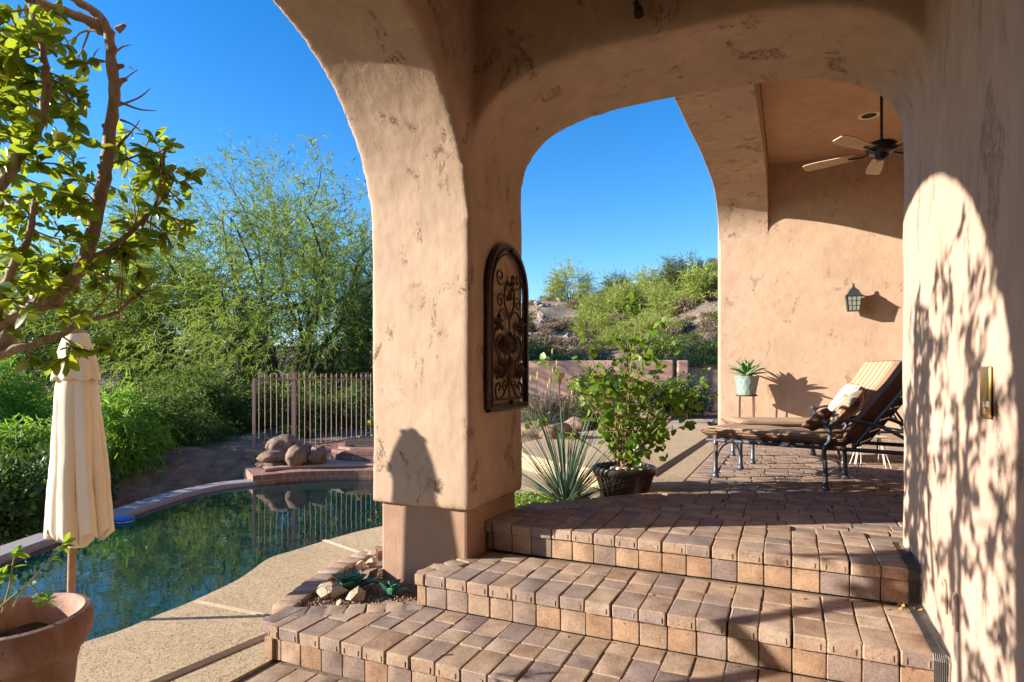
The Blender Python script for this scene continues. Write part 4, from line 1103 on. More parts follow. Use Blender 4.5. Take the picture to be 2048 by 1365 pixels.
for k in range(190):
    Y_ = rs.uniform(24, 86) if k % 3 else rs.uniform(24, 50); px_ = rs.uniform(1040, 1450); w = 0 if (rs.random() < .6 or px_ < 1170) else 1
    x, y, z = hz(px_, Y_); pr = (proto, proto2)[w]
    o = pr if first[w] else copy_tree(pr); first[w] = False
    sc = rs.uniform(.4, .95) * (1 + (Y_ - 25) / 100); o.location = (x, y, z - .08); o.scale = (sc, sc, sc * rs.uniform(.7, 1)); o.rotation_euler = (0, 0, rs.random() * 6.28)
def rock_mesh(seed, sub=3, rough=0.35):
    bmr = bmesh.new(); bmesh.ops.create_icosphere(bmr, subdivisions=sub, radius=1.0)
    for v in bmr.verts:
        n = v.co.normalized(); s_ = seed * 7.3
        v.co *= 1 + rough * .12 * mnoise.noise((n.x * 8 + s_, n.y * 8, n.z * 8)) + rough * mnoise.noise((n.x * 1.2 + s_, n.y * 1.2, n.z * 1.2)) + rough * .35 * mnoise.noise((n.x * 3.3 + s_, n.y * 3.3, n.z * 3.3))
    V_ = np.array([v.co[:] for v in bmr.verts]); F_ = [tuple(v.index for v in f.verts) for f in bmr.faces]; bmr.free(); return V_, F_
def rock(name, label, c, size, seed, mat, rz=0.0, tilt=0.0, group=None, cat="boulder", sub=3, rough=0.35, facet=False):
    V_, F_ = rock_mesh(seed, sub, rough)
    V_ = V_ * np.array(size)
    R = np.array(Matrix.Rotation(rz, 3, 'Z') @ Matrix.Rotation(tilt, 3, 'Y'))
    V_ = V_ @ R.T + np.array(c)
    o = mesh_obj(name, V_, F_, mat, smooth=not facet, loc=c)
    return tag(o, label, cat, group)
r0 = rock("hill_rock", "weathered rock lying on the stony hillside", hz(1100, 50), (0.6, 0.5, 0.36), 3, M['rock_hill'], group="rocks lying over the hillside", cat="rock", sub=2, rough=.8, facet=True)
for k in range(230):
    Y_ = rs.uniform(26, 86); px_ = rs.uniform(1045, 1440); x, y, z = hz(px_, Y_); c = r0.copy(); COL.objects.link(c); c.location = (x, y, z); s_ = .22 + 1.0 * rs.random() ** 3; c.scale = (s_, s_, s_ * .8); c.rotation_euler = (rs.random(), rs.random(), rs.random() * 6)

# ================================================================== POOL END: boulders and fence
def atdy(px, py, Y): return atd(px, py, Y)
bl_ = [
    ("boulder", "largest flat-topped boulder, topmost of the pile at the pool end", (570, 891, 9.95), (0.285, 0.25, 0.16), 1, 0.15, 0.12),
    ("boulder", "flat boulder under the left end of the topmost one", (543, 914, 9.7), (0.23, 0.2, 0.10), 2, 0.0, 0.0),
    ("boulder", "lowest thin slab boulder sitting on the tiled wall corner", (541, 930, 9.65), (0.22, 0.2, 0.07), 3, 0.0, 0.05),
    ("boulder", "rounded boulder in the middle of the pile, on the coping", (594, 914, 9.6), (0.20, 0.19, 0.155), 4, -0.2, -0.35),
    ("boulder", "small boulder wedged behind the two rounded ones", (616, 906, 10.0), (0.14, 0.15, 0.13), 6, 0.1, 0.1),
    ("boulder", "rounded boulder at the right end of the pile by the brick planter", (635, 911, 9.75), (0.135, 0.2, 0.155), 5, 0.1, -0.2)]
for nm, lb, (x, y, d), sz, sd, rz, ti in bl_:
    rock(nm, lb, atd(x, y, d), sz, sd, M['rock'], rz, ti, sub=4, rough=0.28)
fn_ = thing("iron_fence", "dusty pink wrought iron picket fence with spear tips behind the pool", "fence", atd(512, 900, 11.2))
fa, fb = atd(508, 750, 11.0), atd(760, 750, 12.6)
fdir = (fb - fa); fdir.z = 0; fl = fdir.length; fd = fdir.normalized(); fb2 = fa + fd * 5.2
ztop = H - 7 / F * 11.2 - 0.0
def ft_(t): return Vector((fa.x + fd.x * t, fa.y + fd.y * t, 0))
zr = 0.85
def zb(t): return -0.46 + 0.08 * min(1, t / 2.2) + 0.07 * max(0, min(1, t - 1))
mb = MB()
mb.tube([ft_(0) + Vector((0, 0, zr)), ft_(5.2) + Vector((0, 0, zr))], 0.016, 4); mb.build("top_rail", M['fence'], fn_)
mb = MB(); mb.tube([ft_(t) + Vector((0, 0, zb(t))) for t in (0, 1, 2, 3, 4, 5.2)], 0.016, 4); mb.build("bottom_rail", M['fence'], fn_)
for t in (0.0, 0.72, 3.1, 5.2):
    mb = MB(); w = 0.045 if t == 0 else 0.066
    mb.box(ft_(t) + Vector((0, 0, (zr + .13 - 0.9) / 2 if t else (zr - .9) / 2)), (w, w, zr + 0.9 + (.13 if t else 0)), 0)
    if t: mb.box(ft_(t) + Vector((0, 0, zr + .135)), (w * 1.25, w * 1.25, 0.02))
    mb.build("post", M['fence'], fn_)
t = 0.09; k = 0
while t < 5.15:
    if min(abs(t - q) for q in (0.72, 3.1)) > 0.05:
        mb = MB(); p = ft_(t); mb.tube([p + Vector((0, 0, zb(t) - .05)), p + Vector((0, 0, zr + 0.03))], 0.0085, 5)
        mb.lathe([(0.0, 0.10), (0.007, 0.08), (0.016, 0.04), (0.02, 0.025), (0.009, 0.0)], p + Vector((0, 0, zr + .03)), 6)
        for hz_ in ((0.62, -0.12, -.75) if k % 2 else (0.30, -0.42, -.9)):
            if zb(t) < hz_: mb.lathe([(0.008, -.025), (0.018, -.008), (0.018, .008), (0.008, .025)], p + Vector((0, 0, hz_ if hz_ > zb(t) else 0)), 6)
        mb.build("picket", M['fence'], fn_)
    t += 0.105; k += 1

# ================================================================== UMBRELLA, FLOAT, TERRACOTTA POT
ux, uy = -2.650, 3.665
um = thing("closed_umbrella", "closed cream canvas patio umbrella standing in the pool edge", "umbrella", (ux, uy, ZW - .2))
mb = MB(); mb.tube([(ux, uy, ZW - 0.2), (ux + .04, uy, 1.16)], 0.021, 12); mb.build("pole", M['pole_wood'], um, smooth=True)
mb = MB(); mb.lathe([(0.0, 1.245), (0.018, 1.235), (0.022, 1.22), (0.05, 1.205), (0.055, 1.19)], (ux + .04, uy, 0), 16); mb.build("finial", M['pole_wood'], um, smooth=True)
def pleat(r, z, th, i):
    t = (1.0 - z) / 1.05
    k = max(0, min(1, t))
    a = 0.30 * k + 0.03
    w = 0.75 * (abs(math.cos(4 * th + 0.35 * math.sin(3 * z))) ** .6 * 2 - 1.2) + 0.35 * math.cos(5 * th + 2 + 1.2 * z) + .12 * math.cos(17 * th + 2 * z)
    rr = r * (1 + a * w)
    zz = z
    if z < 0.10: zz = z + (0.035 * math.cos(8 * th + 0.4) + 0.03 * math.cos(3 * th + 1.0)) * (0.10 - z) / 0.15
    return rr, zz
prof = [(0.085, 0.985)]
for i in range(27):
    z = 0.98 - i * 1.03 / 26; t = i / 26
    prof.append((0.100 + 0.052 * t + 0.008 * math.sin(3 * t) - .012 * max(0, 1 - i / 3), z + .035 - .03 * (1 - t)))
mb = MB(); mb.lathe(prof, (ux, uy, 0), 96, fn=pleat)
mb.v = [(x + .011 * mnoise.noise((x * 9, y * 9, z * 3.2)) + .004 * mnoise.noise((x * 30, y * 30, z * 12)), y, z) for x, y, z in mb.v]
mb.v = [(x, uy + (y - uy) * .66 - .02 * min(1, max(0, (1.0 - z))), z) for x, y, z in mb.v]
mb.v = [(x + 0.04 + 0.03 * min(1, max(0, (1.0 - z))), y, z) for x, y, z in mb.v]
o = mb.build("canopy", M['canvas'], um, smooth=True); so = o.modifiers.new("s", 'SOLIDIFY'); so.thickness = 0.004
def pleat2(r, z, th, i):
    return r * (1 + 0.10 * math.cos(8 * th) * (1.2 - z) / .3), z - (0.006 * math.cos(8 * th) if i >= 5 else 0)
mb = MB(); mb.lathe([(0.03, 1.20), (0.062, 1.185), (0.078, 1.14), (0.10, 1.07), (0.114, 1.0), (0.127, 0.93), (0.129, 0.91)], (ux + .04, uy, 0), 64, fn=pleat2)
mb.v = [(x, uy + (y - uy) * .68, z) for x, y, z in mb.v]
o = mb.build("top_flap", M['canvas'], um, smooth=True); so = o.modifiers.new("s", 'SOLIDIFY'); so.thickness = 0.004
mb = MB(); mb.lathe([(0.05, -0.09), (0.09, -0.05), (0.13, 0.02)], (ux + .05, uy, 0), 24); mb.v = [(x, uy + (y - uy) * .66, z) for x, y, z in mb.v]; mb.build("lining", M['canvas'], um, smooth=True)

fp = at(248, 1042, ZW)
pf = thing("pool_float", "small round blue and white chlorine float against the pool rim", "float", fp)
mb = MB(); mb.lathe([(0, .0), (.085, .0), (.10, .012), (.10, .028), (.092, .034)], fp, 28); mb.build("rim", M['plastic_blue'], pf, smooth=True)
mb = MB(); mb.lathe([(.102, -.02), (.108, -.01), (.102, .004)], fp, 28); mb.build("white_ring", M['plastic_white'], pf, smooth=True)
mb = MB(); mb.lathe([(.092, .034), (.07, .045), (.03, .052), (0, .052)], fp, 28); mb.build("cap", M['plastic_blue'], pf, smooth=True)

pc_ = Vector((-1.96, 2.40, ZD))
PSC = 0.86
tp = thing("terracotta_pot", "large weathered terracotta pot with a thick rolled rim and a crack", "plant pot", pc_)
def wob(r, z, th, i): return PSC * r * (1 + .006 * math.sin(2 * th + z * 6) + .004 * math.sin(5 * th)), z + .004 * math.sin(2 * th)
mb = MB(); mb.lathe([(0.0, 0.0), (.19, 0), (.20, .01), (.215, .10), (.218, .105), (.232, .23), (.235, .236), (.245, .33), (.252, .345), (.262, .39)], pc_, 56, fn=wob); mb.build("body", M['terracotta'], tp, smooth=True)
mb = MB(); mb.lathe([(.258, .38), (.285, .40), (.305, .44), (.312, .48), (.308, .515), (.295, .535), (.275, .54), (.257, .53), (.245, .50), (.238, .42), (.235, .36)], pc_, 56, fn=wob); mb.build("rim", M['terracotta'], tp, smooth=True)
mb = MB(); mb.lathe([(.24, .42), (.15, .43), (0, .425)], pc_, 40, fn=lambda r, z, th, i: (r * PSC, z + .012 * math.sin(7 * th + r * 30))); mb.build("soil", M['soil'], tp, smooth=True)
mb = MB(); cz = pc_ + Vector((0, 0, 0))
pts = []
for k in range(14):
    t_ = k / 13; th = math.radians(-62 + 6 * math.sin(k * 1.7)); z = .525 - t_ * .5
    r = float(np.interp(z, [0, .1, .23, .33, .39, .44, .48, .525], [.20, .217, .234, .247, .265, .3065, .3135, .303])) * PSC + .001
    pts.append(pc_ + Vector((math.cos(th) * r, math.sin(th) * r, z)))
mb.tube(pts, 0.0016, 4); mb.build("crack", M['soil'], tp)
sp = thing("potted_seedling", "sprawling young green plant with bare yellowish stems in the terracotta pot", "plant", pc_ + Vector((0, 0, .42)))
mb = MB(); lp, ld = [], []
stems = [[(25, 1215, 2.35), (40, 1190, 2.4), (80, 1140, 2.45), (115, 1105, 2.5), (128, 1085, 2.5)], [(5, 1225, 2.3), (20, 1170, 2.3), (25, 1130, 2.3), (35, 1100, 2.3)], [(0, 1215, 2.2), (30, 1190, 2.25), (60, 1170, 2.3), (80, 1195, 2.3), (95, 1205, 2.3)], [(-30, 1220, 2.3), (-10, 1160, 2.3), (8, 1150, 2.3)]]
tips_ = []
for st in stems:
    q = line_px(st); mb.tube(q, taper(len(q), .005, .002), 5); tips_.append(q)
rs = random.Random(4)
for q in tips_:
    for k in range(9):
        p = q[-1].lerp(q[-5], rs.random() * .8); lp.append(p); ld.append(Vector((rs.gauss(0, 1), rs.gauss(0, 1), rs.gauss(.3, .5))))
    for k in range(4):
        p = q[rs.randint(6, len(q) - 3)]; lp.append(p); ld.append(Vector((rs.gauss(0, 1), rs.gauss(0, 1), rs.gauss(.3, .4))))
mb.build("stems", simple("green_stem", (0.28, 0.27, 0.08), .6), sp, smooth=True)
V_, F_ = inst(LEAF_V, LEAF_F, np.array([list(p) for p in lp]), np.array([list(p) for p in ld]), 0.045, (0, 0, 1), np.random.default_rng(3), .6)
mesh_obj("leaves", V_, F_, M['leaf_bush'], sp, smooth=True)

# ================================================================== PLANTING BED beside the steps
bed = thing("bed_edging", "paver edging round the gravel bed at the pillar foot", "edging", W(-0.3, -0.9, -0.4))
mb = MB(); path = [W(-0.62, -0.86), W(-0.40, -0.93), W(-0.18, -1.0), W(0.05, -1.06), W(0.30, -1.08), W(0.6, -1.06), W(0.9, -1.0)]
pp = bez(path, 2)
for i in range(len(pp) - 1):
    d = pp[i + 1] - pp[i]; c = (pp[i] + pp[i + 1]) / 2
    mb.rbox(c + Vector((0, 0, -2 * RISE - .034)), (d.length - .007, 0.14, 0.065), .011, 0, rz=math.atan2(d.y, d.x), jit=.0016)
    mb.rbox(c + Vector((0, 0, -2 * RISE - .13)), (d.length - .007, 0.12, 0.115), .008, 1, rz=math.atan2(d.y, d.x), jit=.0016)
mb.build("paver_course", [M['paver'], M['paver_face']], bed, smooth=True)
poly = [W(-0.66, -0.82), W(-0.25, -0.17), W(0.04, -0.05), W(0.9, -0.1), W(0.9, -1.0), W(0.3, -1.08), W(0.05, -1.06), W(-0.2, -1.0)]
mb = MB(); mb.prism([(p.x, p.y) for p in poly], -0.95, -2 * RISE - 0.035)
o = mb.build("bed_soil", M['joint'], bed); bmx = bmesh.new(); bmx.from_mesh(o.data); bmesh.ops.recalc_face_normals(bmx, faces=bmx.faces); bmx.to_mesh(o.data); bmx.free()
rg = np.random.default_rng(12)
n = 5200; uu_ = rg.uniform(-0.62, 0.2, n); vv_ = rg.uniform(-1.02, -0.1, n)
def inside(u, v):
    if v < np.interp(u, [-.62, -.4, -.18, .05, .3], [-.80, -.86, -.93, -.99, -1.01]): return False
    if v > np.interp(u, [-.62, -.24, .04], [-.80, -.20, -.10]): return False
    return not (u > 0.03 and v > -.69)
ok = np.array([inside(a, b_) for a, b_ in zip(uu_, vv_)]); uu_, vv_ = uu_[ok], vv_[ok]; n = len(uu_)
octv = np.array([(1, 0, 0), (-1, 0, 0), (0, 1, 0), (0, -1, 0), (0, 0, 1), (0, 0, -1)], float); octf = np.array([(0, 2, 4), (2, 1, 4), (1, 3, 4), (3, 0, 4), (2, 0, 5), (1, 2, 5), (3, 1, 5), (0, 3, 5)])
pos = np.array([list(W(a, b_, -2 * RISE - .03 + rg.random() * .012)) for a, b_ in zip(uu_, vv_)])
V_, F_ = inst(octv * np.array([1, .8, .6]), octf, pos, rg.normal(size=(n, 3)), 0.004 + 0.007 * rg.random(n) ** 2, rng=rg)
tag(mesh_obj("gravel", V_, F_, M['gravel']), kind='stuff')
for k, (x, y, s_, lb) in enumerate([(658, 1193, .085, "largest pale quartz rock at the front left of the gravel bed"), (714, 1198, .062, "greyish quartz rock in front of the left agave"), (737, 1158, .07, "brownish rock behind the left agave against the pillar foot"), (745, 1130, .055, "upright pale rock touching the left pillar corner"), (724, 1137, .05, "pale rock by the deck left of the pillar"), (748, 1112, .05, "farthest pale rock behind the pillar corner"), (680, 1211, .032, "smallest pale rock at the front edge of the bed")]):
    p = at(x, y, -2 * RISE - .02)
    rock("quartz_rock", lb, p + Vector((0, 0, s_ * .35)), (s_, s_ * .8, s_ * .72), 20 + k, M['rock_pale'] if k != 2 else M['rock'], k * 1.3, .3, cat="rock", sub=1 if s_ > .04 else 1, rough=.6, facet=True)

def blade_rosette(name, label, c, n, L_, w, mat, cat, seed=1, tilt=(0.15, 1.3), curve=0.5, nseg=6, thick=0.25, shape='agave', parent=None, asym=None, hook=0.0):
    rs = random.Random(seed); c = Vector(c)
    t = thing(name, label, cat, c)
    for i in range(n):
        mb = MB()
        az = i * 2.399963 + rs.uniform(-.2, .2); ti = tilt[0] + (tilt[1] - tilt[0]) * (1 - i / max(1, n - 1)) + rs.uniform(-.12, .12)
        ll = L_ * rs.uniform(.8, 1.1) * (0.75 + 0.25 * (1 - i / n))
        h = Vector((math.cos(az), math.sin(az), 0)); side = Vector((-math.sin(az), math.cos(az), 0))
        p = c + h * .012 * (1 - i / n); V_, Fc = [], []
        for k in range(nseg + 1):
            t_ = k / nseg; a = ti + curve * t_ - hook * t_ * t_
            d = h * math.sin(a) + Vector((0, 0, 1)) * math.cos(a)
            if k: p = p + d * (ll / nseg)
            upn = (-h * math.cos(a) + Vector((0, 0, 1)) * math.sin(a))
            if shape == 'agave': ww = w * (0.62 + 1.1 * t_ - .3 * t_) * (1 - t_ ** 3.2) if t_ < 1 else 0.0008
            elif shape == 'round': ww = w * math.sin(math.pi * min(.98, t_ * .82 + .16)) ** .8 if t_ < 1 else 0.001
            else: ww = w * (1 - t_ ** 2.0) + .0008
            V_ += [p - side * ww / 2 + upn * ww * thick, p, p + side * ww / 2 + upn * ww * thick]
        for k in range(nseg):
            a = k * 3; Fc += [(a, a + 1, a + 4, a + 3), (a + 1, a + 2, a + 5, a + 4)]
        mb.add(V_, Fc)
        o = mb.build("leaf", mat, t, smooth=True); so = o.modifiers.new("s", 'SOLIDIFY'); so.thickness = max(.0012, w * .06)
    return t
blade_rosette("metal_agave", "dark green broad-leaved agave between the pale rocks in the gravel", at(703, 1180, -.385), 11, .17, .085, M['leaf_tin'], "agave", 5, (0.2, 1.05), .35, shape='round', thick=.3)
blade_rosette("metal_agave", "smaller green agave leaning in the gravel close to the steps", at(783, 1192, -.385), 8, .13, .06, M['leaf_tin'], "agave", 9, (0.1, 1.1), .3, shape='round', thick=.3)

# ================================================================== BEHIND THE TERRACE: yucca, potted bush
yc = W(0.98, -0.06, -0.14); yc = Vector((0.44, 5.02, -0.14))
t = thing("spiky_yucca", "spiky blue-green yucca with long narrow leaves beside the pillar", "yucca", yc)
rs = random.Random(6); mb = MB()
for i in range(120):
    az = rs.random() * 6.28; ti = rs.random() ** .8 * 1.12; L_ = rs.uniform(.6, 1.08) * (1.05 - .35 * ti / 1.2)
    h = Vector((math.cos(az), math.sin(az), 0)); side = Vector((-math.sin(az), math.cos(az), 0)); p = yc + h * .02; V_, Fc = [], []
    for k in range(6):
        t_ = k / 5; a = ti + .30 * t_; d = h * math.sin(a) + Vector((0, 0, math.cos(a)))
        if k: p = p + d * (L_ / 5)
        up_ = (-h * math.cos(a) + Vector((0, 0, math.sin(a)))); ww = .019 * (1 - t_ ** 1.6) + .0006
        V_ += [p - side * ww / 2 + up_ * ww * .3, p, p + side * ww / 2 + up_ * ww * .3]
    for k in range(5):
        a = k * 3; Fc += [(a, a + 1, a + 4, a + 3), (a + 1, a + 2, a + 5, a + 4)]
    mb.add(V_, Fc)
mb.build("leaves", M['leaf_yucca'], t, smooth=True)
rg = np.random.default_rng(15); n = 2600
pos = np.stack([rg.uniform(-.15, .65, n), rg.uniform(4.75, 5.3, n), rg.uniform(-.16, -.06, n)], 1)
keep = np.array([uv_of(p[0], p[1])[0] > 0.9 and uv_of(p[0], p[1])[1] < terr_lo(uv_of(p[0], p[1])[0]) - .02 for p in pos]); pos = pos[keep]
V_, F_ = inst(QUAD_V * np.array([.012, .02, .02]), QUAD_F, pos, rg.normal(size=pos.shape) + np.array([0, 0, .6]), 0.7 + .8 * rg.random(len(pos)), (0, 0, 1), rg, .4)
tag(mesh_obj("ground_cover", V_, F_, M['leaf_cover']), kind='stuff')
bc = Vector((0.94, 5.12, -0.19))
bp = thing("dark_ribbed_pot", "dark brown ribbed pot standing low beside the terrace edge", "plant pot", bc)
def ribs(r, z, th, i): return (r * (1 + .02 * abs(math.cos(7 * th))) if 1 <= i <= 6 else r), z
mb = MB(); mb.lathe([(0, 0), (.15, 0), (.165, .05), (.185, .12), (.205, .19), (.225, .25), (.238, .29), (.25, .30)], bc, 112, fn=ribs); mb.build("body", M['pot_dark'], bp, smooth=True)
mb = MB(); mb.lathe([(.245, .30), (.262, .31), (.27, .335), (.265, .36), (.25, .37), (.235, .365), (.228, .33), (.22, .28)], bc, 56); mb.build("rim", M['pot_dark'], bp, smooth=True)
mb = MB(); mb.lathe([(.23, .32), (.1, .335), (0, .33)], bc, 32); mb.build("soil", M['soil'], bp, smooth=True)
for k in range(9):
    a = -.4 + k * .33; p = bc + Vector((math.cos(a) * .17, -abs(math.sin(a)) * .12 + .04, .355))
    rock("pot_pebble", "smooth pale pebble on the soil of the dark ribbed pot", p, (.035, .028, .02), 40 + k, M['river_stone'], k, .1, cat="pebble", sub=2, rough=.15, group="pebbles in the dark ribbed pot")
pbu = thing("potted_bush", "leafy heart-leaved bush with many thin stems in the dark pot", "bush", bc + Vector((0, 0, .33)))
mb = MB(); rs = random.Random(17); lp, ld = [], []
cc = bc + Vector((0, 0, .33))
for i in range(38):
    az = rs.random() * 6.28; r = rs.uniform(.12, .78); hgt_ = rs.uniform(.6, 1.36) * (1.12 - .40 * r)
    if i < 6: r *= 1.1; hgt_ *= .35
    e = cc + Vector((math.cos(az) * r, math.sin(az) * r * .7, hgt_))
    m1 = cc + Vector((math.cos(az) * r * .35 + rs.gauss(0, .04), math.sin(az) * r * .3 + rs.gauss(0, .04), hgt_ * .5))
    q = bez([cc + Vector((rs.gauss(0, .04), rs.gauss(0, .04), -.02)), m1, e], 8); mb.tube(q, taper(len(q), rs.uniform(.005, .009), .0022), 5, cap=False)
    for k in range(rs.randint(2, 4)):
        b0_ = q[rs.randint(6, 15)]; e2 = b0_ + Vector((rs.gauss(0, .16), rs.gauss(0, .13), rs.gauss(.08, .10)))
        q2 = bez([b0_, (b0_ + e2) / 2 + Vector((rs.gauss(0, .02), rs.gauss(0, .02), .02)), e2], 4); mb.tube(q2, taper(len(q2), .004, .0016), 4, cap=False)
        for j in range(rs.randint(5, 10)):
            p = q2[rs.randint(3, len(q2) - 1)] + Vector((rs.gauss(0, .025), rs.gauss(0, .025), rs.gauss(0, .025))); lp.append(p); ld.append(Vector((rs.gauss(0, .8), rs.gauss(0, .8), rs.gauss(-.5, .5))))
    for j in range(5):
        p = q[rs.randint(10, len(q) - 1)]; lp.append(p); ld.append(Vector((rs.gauss(0, .8), rs.gauss(0, .8), rs.gauss(-.3, .5))))
mb.build("stems", M['twig'], pbu, smooth=True)
V_, F_ = inst(HEART_V, HEART_F, np.array([list(p) for p in lp]), np.array([list(p) for p in ld]), .038 + .042 * np.random.default_rng(2).random(len(lp)), (0, 0, 1), np.random.default_rng(2), .35)
mesh_obj("leaves", V_, F_, M['leaf_bush'], pbu, smooth=True)

# garden plants and boulders further back
blob_bush("round_hedge", "dark clipped round hedge in front of the salmon wall", (2.35, 14.8, -.3), (.95, .8, 1.3), M['leaf_hedge'], 7000, (.05, .035), seed=71)
blob_bush("round_hedge", "dark clipped hedge behind the potted bush, right of the first", (4.0, 15.2, -.3), (1.0, .8, 1.1), M['leaf_hedge'], 6000, (.05, .035), seed=72)
blob_bush("grey_shrub", "grey-green low shrub in front of the clipped round hedge", (1.6, 12.6, -.3), (.7, .5, .65), M['leaf_creosote'], 3500, (.05, .02), seed=73)
blob_bush("dry_grass_clump", "dry brown clump left of the round hedge behind a boulder", (0.75, 12.2, -.3), (.65, .5, .85), M['leaf_dry'], 3500, (.11, .012), seed=74)
for k, (x, y, d, sx, lb) in enumerate([(1080, 862, 9.9, .34, "grey boulder behind the yucca next to the pillar"), (1118, 868, 9.3, .36, "low wide boulder on the edge of the garden deck"), (1150, 850, 11.0, .3, "small boulder at the foot of the dry clump"), (1300, 838, 13.0, .45, "tan boulder seen through the potted bush")]):
    rock("garden_boulder", lb, atd(x, y, d), (sx, sx * .7, sx * .42), 50 + k, M['rock'], k, .1, sub=3)
for k, (px_, d, h0, n_) in enumerate([(1062, 11.5, 1.25, 3), (1098, 11.8, 1.28, 5), (1068, 12.5, .9, 4), (1130, 12.0, .75, 4)]):
    b_ = atd(px_, 850, d); b_.z = -.25
    t = thing("flower_stalk_plant", ["aloe with tall yellow-tipped stalks nearest the plaque", "aloe with the tallest yellow-tipped stalks by the wall", "short aloe stalks low behind the boulder", "aloe stalks with yellow tips right beside the round hedge"][k], "aloe", b_)
    rs = random.Random(k); mb = MB()
    for j in range(n_):
        e = b_ + Vector((rs.gauss(0, .12), rs.gauss(0, .1), h0 + .0 + rs.gauss(0, .15))); s0 = b_ + Vector((rs.gauss(0, .05), 0, 0)); mb.tube([s0, (s0 + e) / 2 + Vector((rs.gauss(0, .02), 0, 0)), e], [.008, .006, .004], 4)
        mf = MB(); mf.lathe([(0.004, 0), (.010, .02), (.012, .05), (.008, .09), (0, .12)], e - Vector((0, 0, .05)), 6); mf.build("flower", M['flower_yellow'], t)
    for j in range(30):
        az = rs.random() * 6.28; e = b_ + Vector((math.cos(az) * .3, math.sin(az) * .25, rs.uniform(.3, .6))); mb.tube([b_, b_.lerp(e, .5) + Vector((0, 0, .08)), e], [.01, .008, .001], 4)
    mb.build("stalks", M['leaf_yucca'], t)
gl = thing("path_light", "small bronze cone lamp on a post before the round hedge", "garden lamp", atd(1119, 850, 12.0))
b_ = atd(1119, 850, 12.0); mb = MB(); mb.tube([b_, b_ + Vector((0, 0, .85))], .015, 6); mb.build("post", M['rust'], gl)
mb = MB(); mb.lathe([(.02, .8), (.10, 1.0), (.11, 1.02), (0, 1.03)], b_, 12); mb.build("lamp_shade", M['brass'], gl)

# ================================================================== WALL PLAQUE
pk = thing("iron_wall_plaque", "arched bronze scrollwork plaque hanging on the pillar side", "wall plaque", W(0.49, 0.0, 0.72))
PW, PZ0, PS, PCU = 0.30, 0.725, 1.50, 0.49
def pq(a, z, d=0.03): return W(PCU + a, d, z)
def arch_path(w, z0, zs, dz=0.0, n=18):
    pts = [(-w, z0)] + [(-w, z0 + (zs - z0) * k / 4) for k in range(1, 4)]
    for k in range(n + 1):
        th = math.pi - math.pi * k / n; pts.append((w * math.cos(th), zs + w * .98 * math.sin(th)))
    pts += [(w, z0 + (zs - z0) * k / 4) for k in (3, 2, 1)] + [(w, z0)]
    return pts
mb = MB()
P1 = [pq(a, z, .022) for a, z in arch_path(PW, PZ0, PS)]
mb.tube(P1 + [P1[0]], .024, 8)
P1 = [pq(a, z, .042) for a, z in arch_path(PW - .022, PZ0 + .02, PS)]; mb.tube(P1 + [P1[0]], .010, 6)
mb.build("frame", M['iron'], pk, smooth=True)
mb = MB(); P1 = [pq(a, z, .03) for a, z in arch_path(PW - .055, PZ0 + .055, PS)]; mb.tube(P1 + [P1[0]], .006, 6)
mb.build("inner_rod", M['iron'], pk, smooth=True)
mb = MB()
def spiral(cx, cz, r0, turns, a0, sgn, ext=None, n=26):
    pts = []
    for k in range(n + 1):
        t_ = k / n; r = r0 * (1 - t_ * .82); a = a0 + sgn * turns * 2 * math.pi * t_; pts.append((cx + r * math.cos(a), cz + r * math.sin(a)))
    return pts
for s_ in (-1, 1):
    def T2(pts): return [pq(s_ * a, z, .034) for a, z in pts]
    curves = [
        bez([Vector((.0, 0, 1.33)), Vector((.07, 0, 1.40)), Vector((.075, 0, 1.50)), Vector((.03, 0, 1.56)), Vector((.015, 0, 1.53))], 6),
        bez([Vector((.0, 0, 1.30)), Vector((.06, 0, 1.36)), Vector((.13, 0, 1.36)), Vector((.18, 0, 1.31)), Vector((.17, 0, 1.25)), Vector((.13, 0, 1.25)), Vector((.13, 0, 1.28))], 6),
        bez([Vector((.02, 0, .99)), Vector((.13, 0, 1.05)), Vector((.20, 0, 1.14)), Vector((.14, 0, 1.20)), Vector((.08, 0, 1.15)), Vector((.11, 0, 1.10)), Vector((.14, 0, 1.13))], 6),
        bez([Vector((.0, 0, .99)), Vector((.10, 0, 1.01)), Vector((.18, 0, 1.07)), Vector((.23, 0, 1.18)), Vector((.21, 0, 1.24))], 6),
        bez([Vector((.0, 0, .96)), Vector((.07, 0, 1.02)), Vector((.15, 0, 1.01)), Vector((.17, 0, .95)), Vector((.12, 0, .92)), Vector((.10, 0, .96))], 6),
        bez([Vector((.0, 0, .95)), Vector((.03, 0, .88)), Vector((.11, 0, .80)), Vector((.19, 0, .79)), Vector((.21, 0, .85)), Vector((.17, 0, .89)), Vector((.14, 0, .86)), Vector((.17, 0, .84))], 6)]
    for c in curves: mb.tube([pq(s_ * p.x, p.z, .034) for p in c], .0075, 6)
    mb.tube(T2(spiral(.14, 1.58, .06, 1.3, -2.2, 1)), .0065, 5); mb.tube(T2(spiral(.14, 1.42, .05, 1.2, 2.2, -1)), .0065, 5); mb.tube(T2(spiral(.07, .86, .04, 1.2, 2.2, -1)), .0065, 5)
mb.tube([pq(0, PZ0 + .055, .034), pq(0, 1.33, .034)], .007, 5)
mb.build("scrolls", M['iron'], pk, smooth=True)
mb = MB()
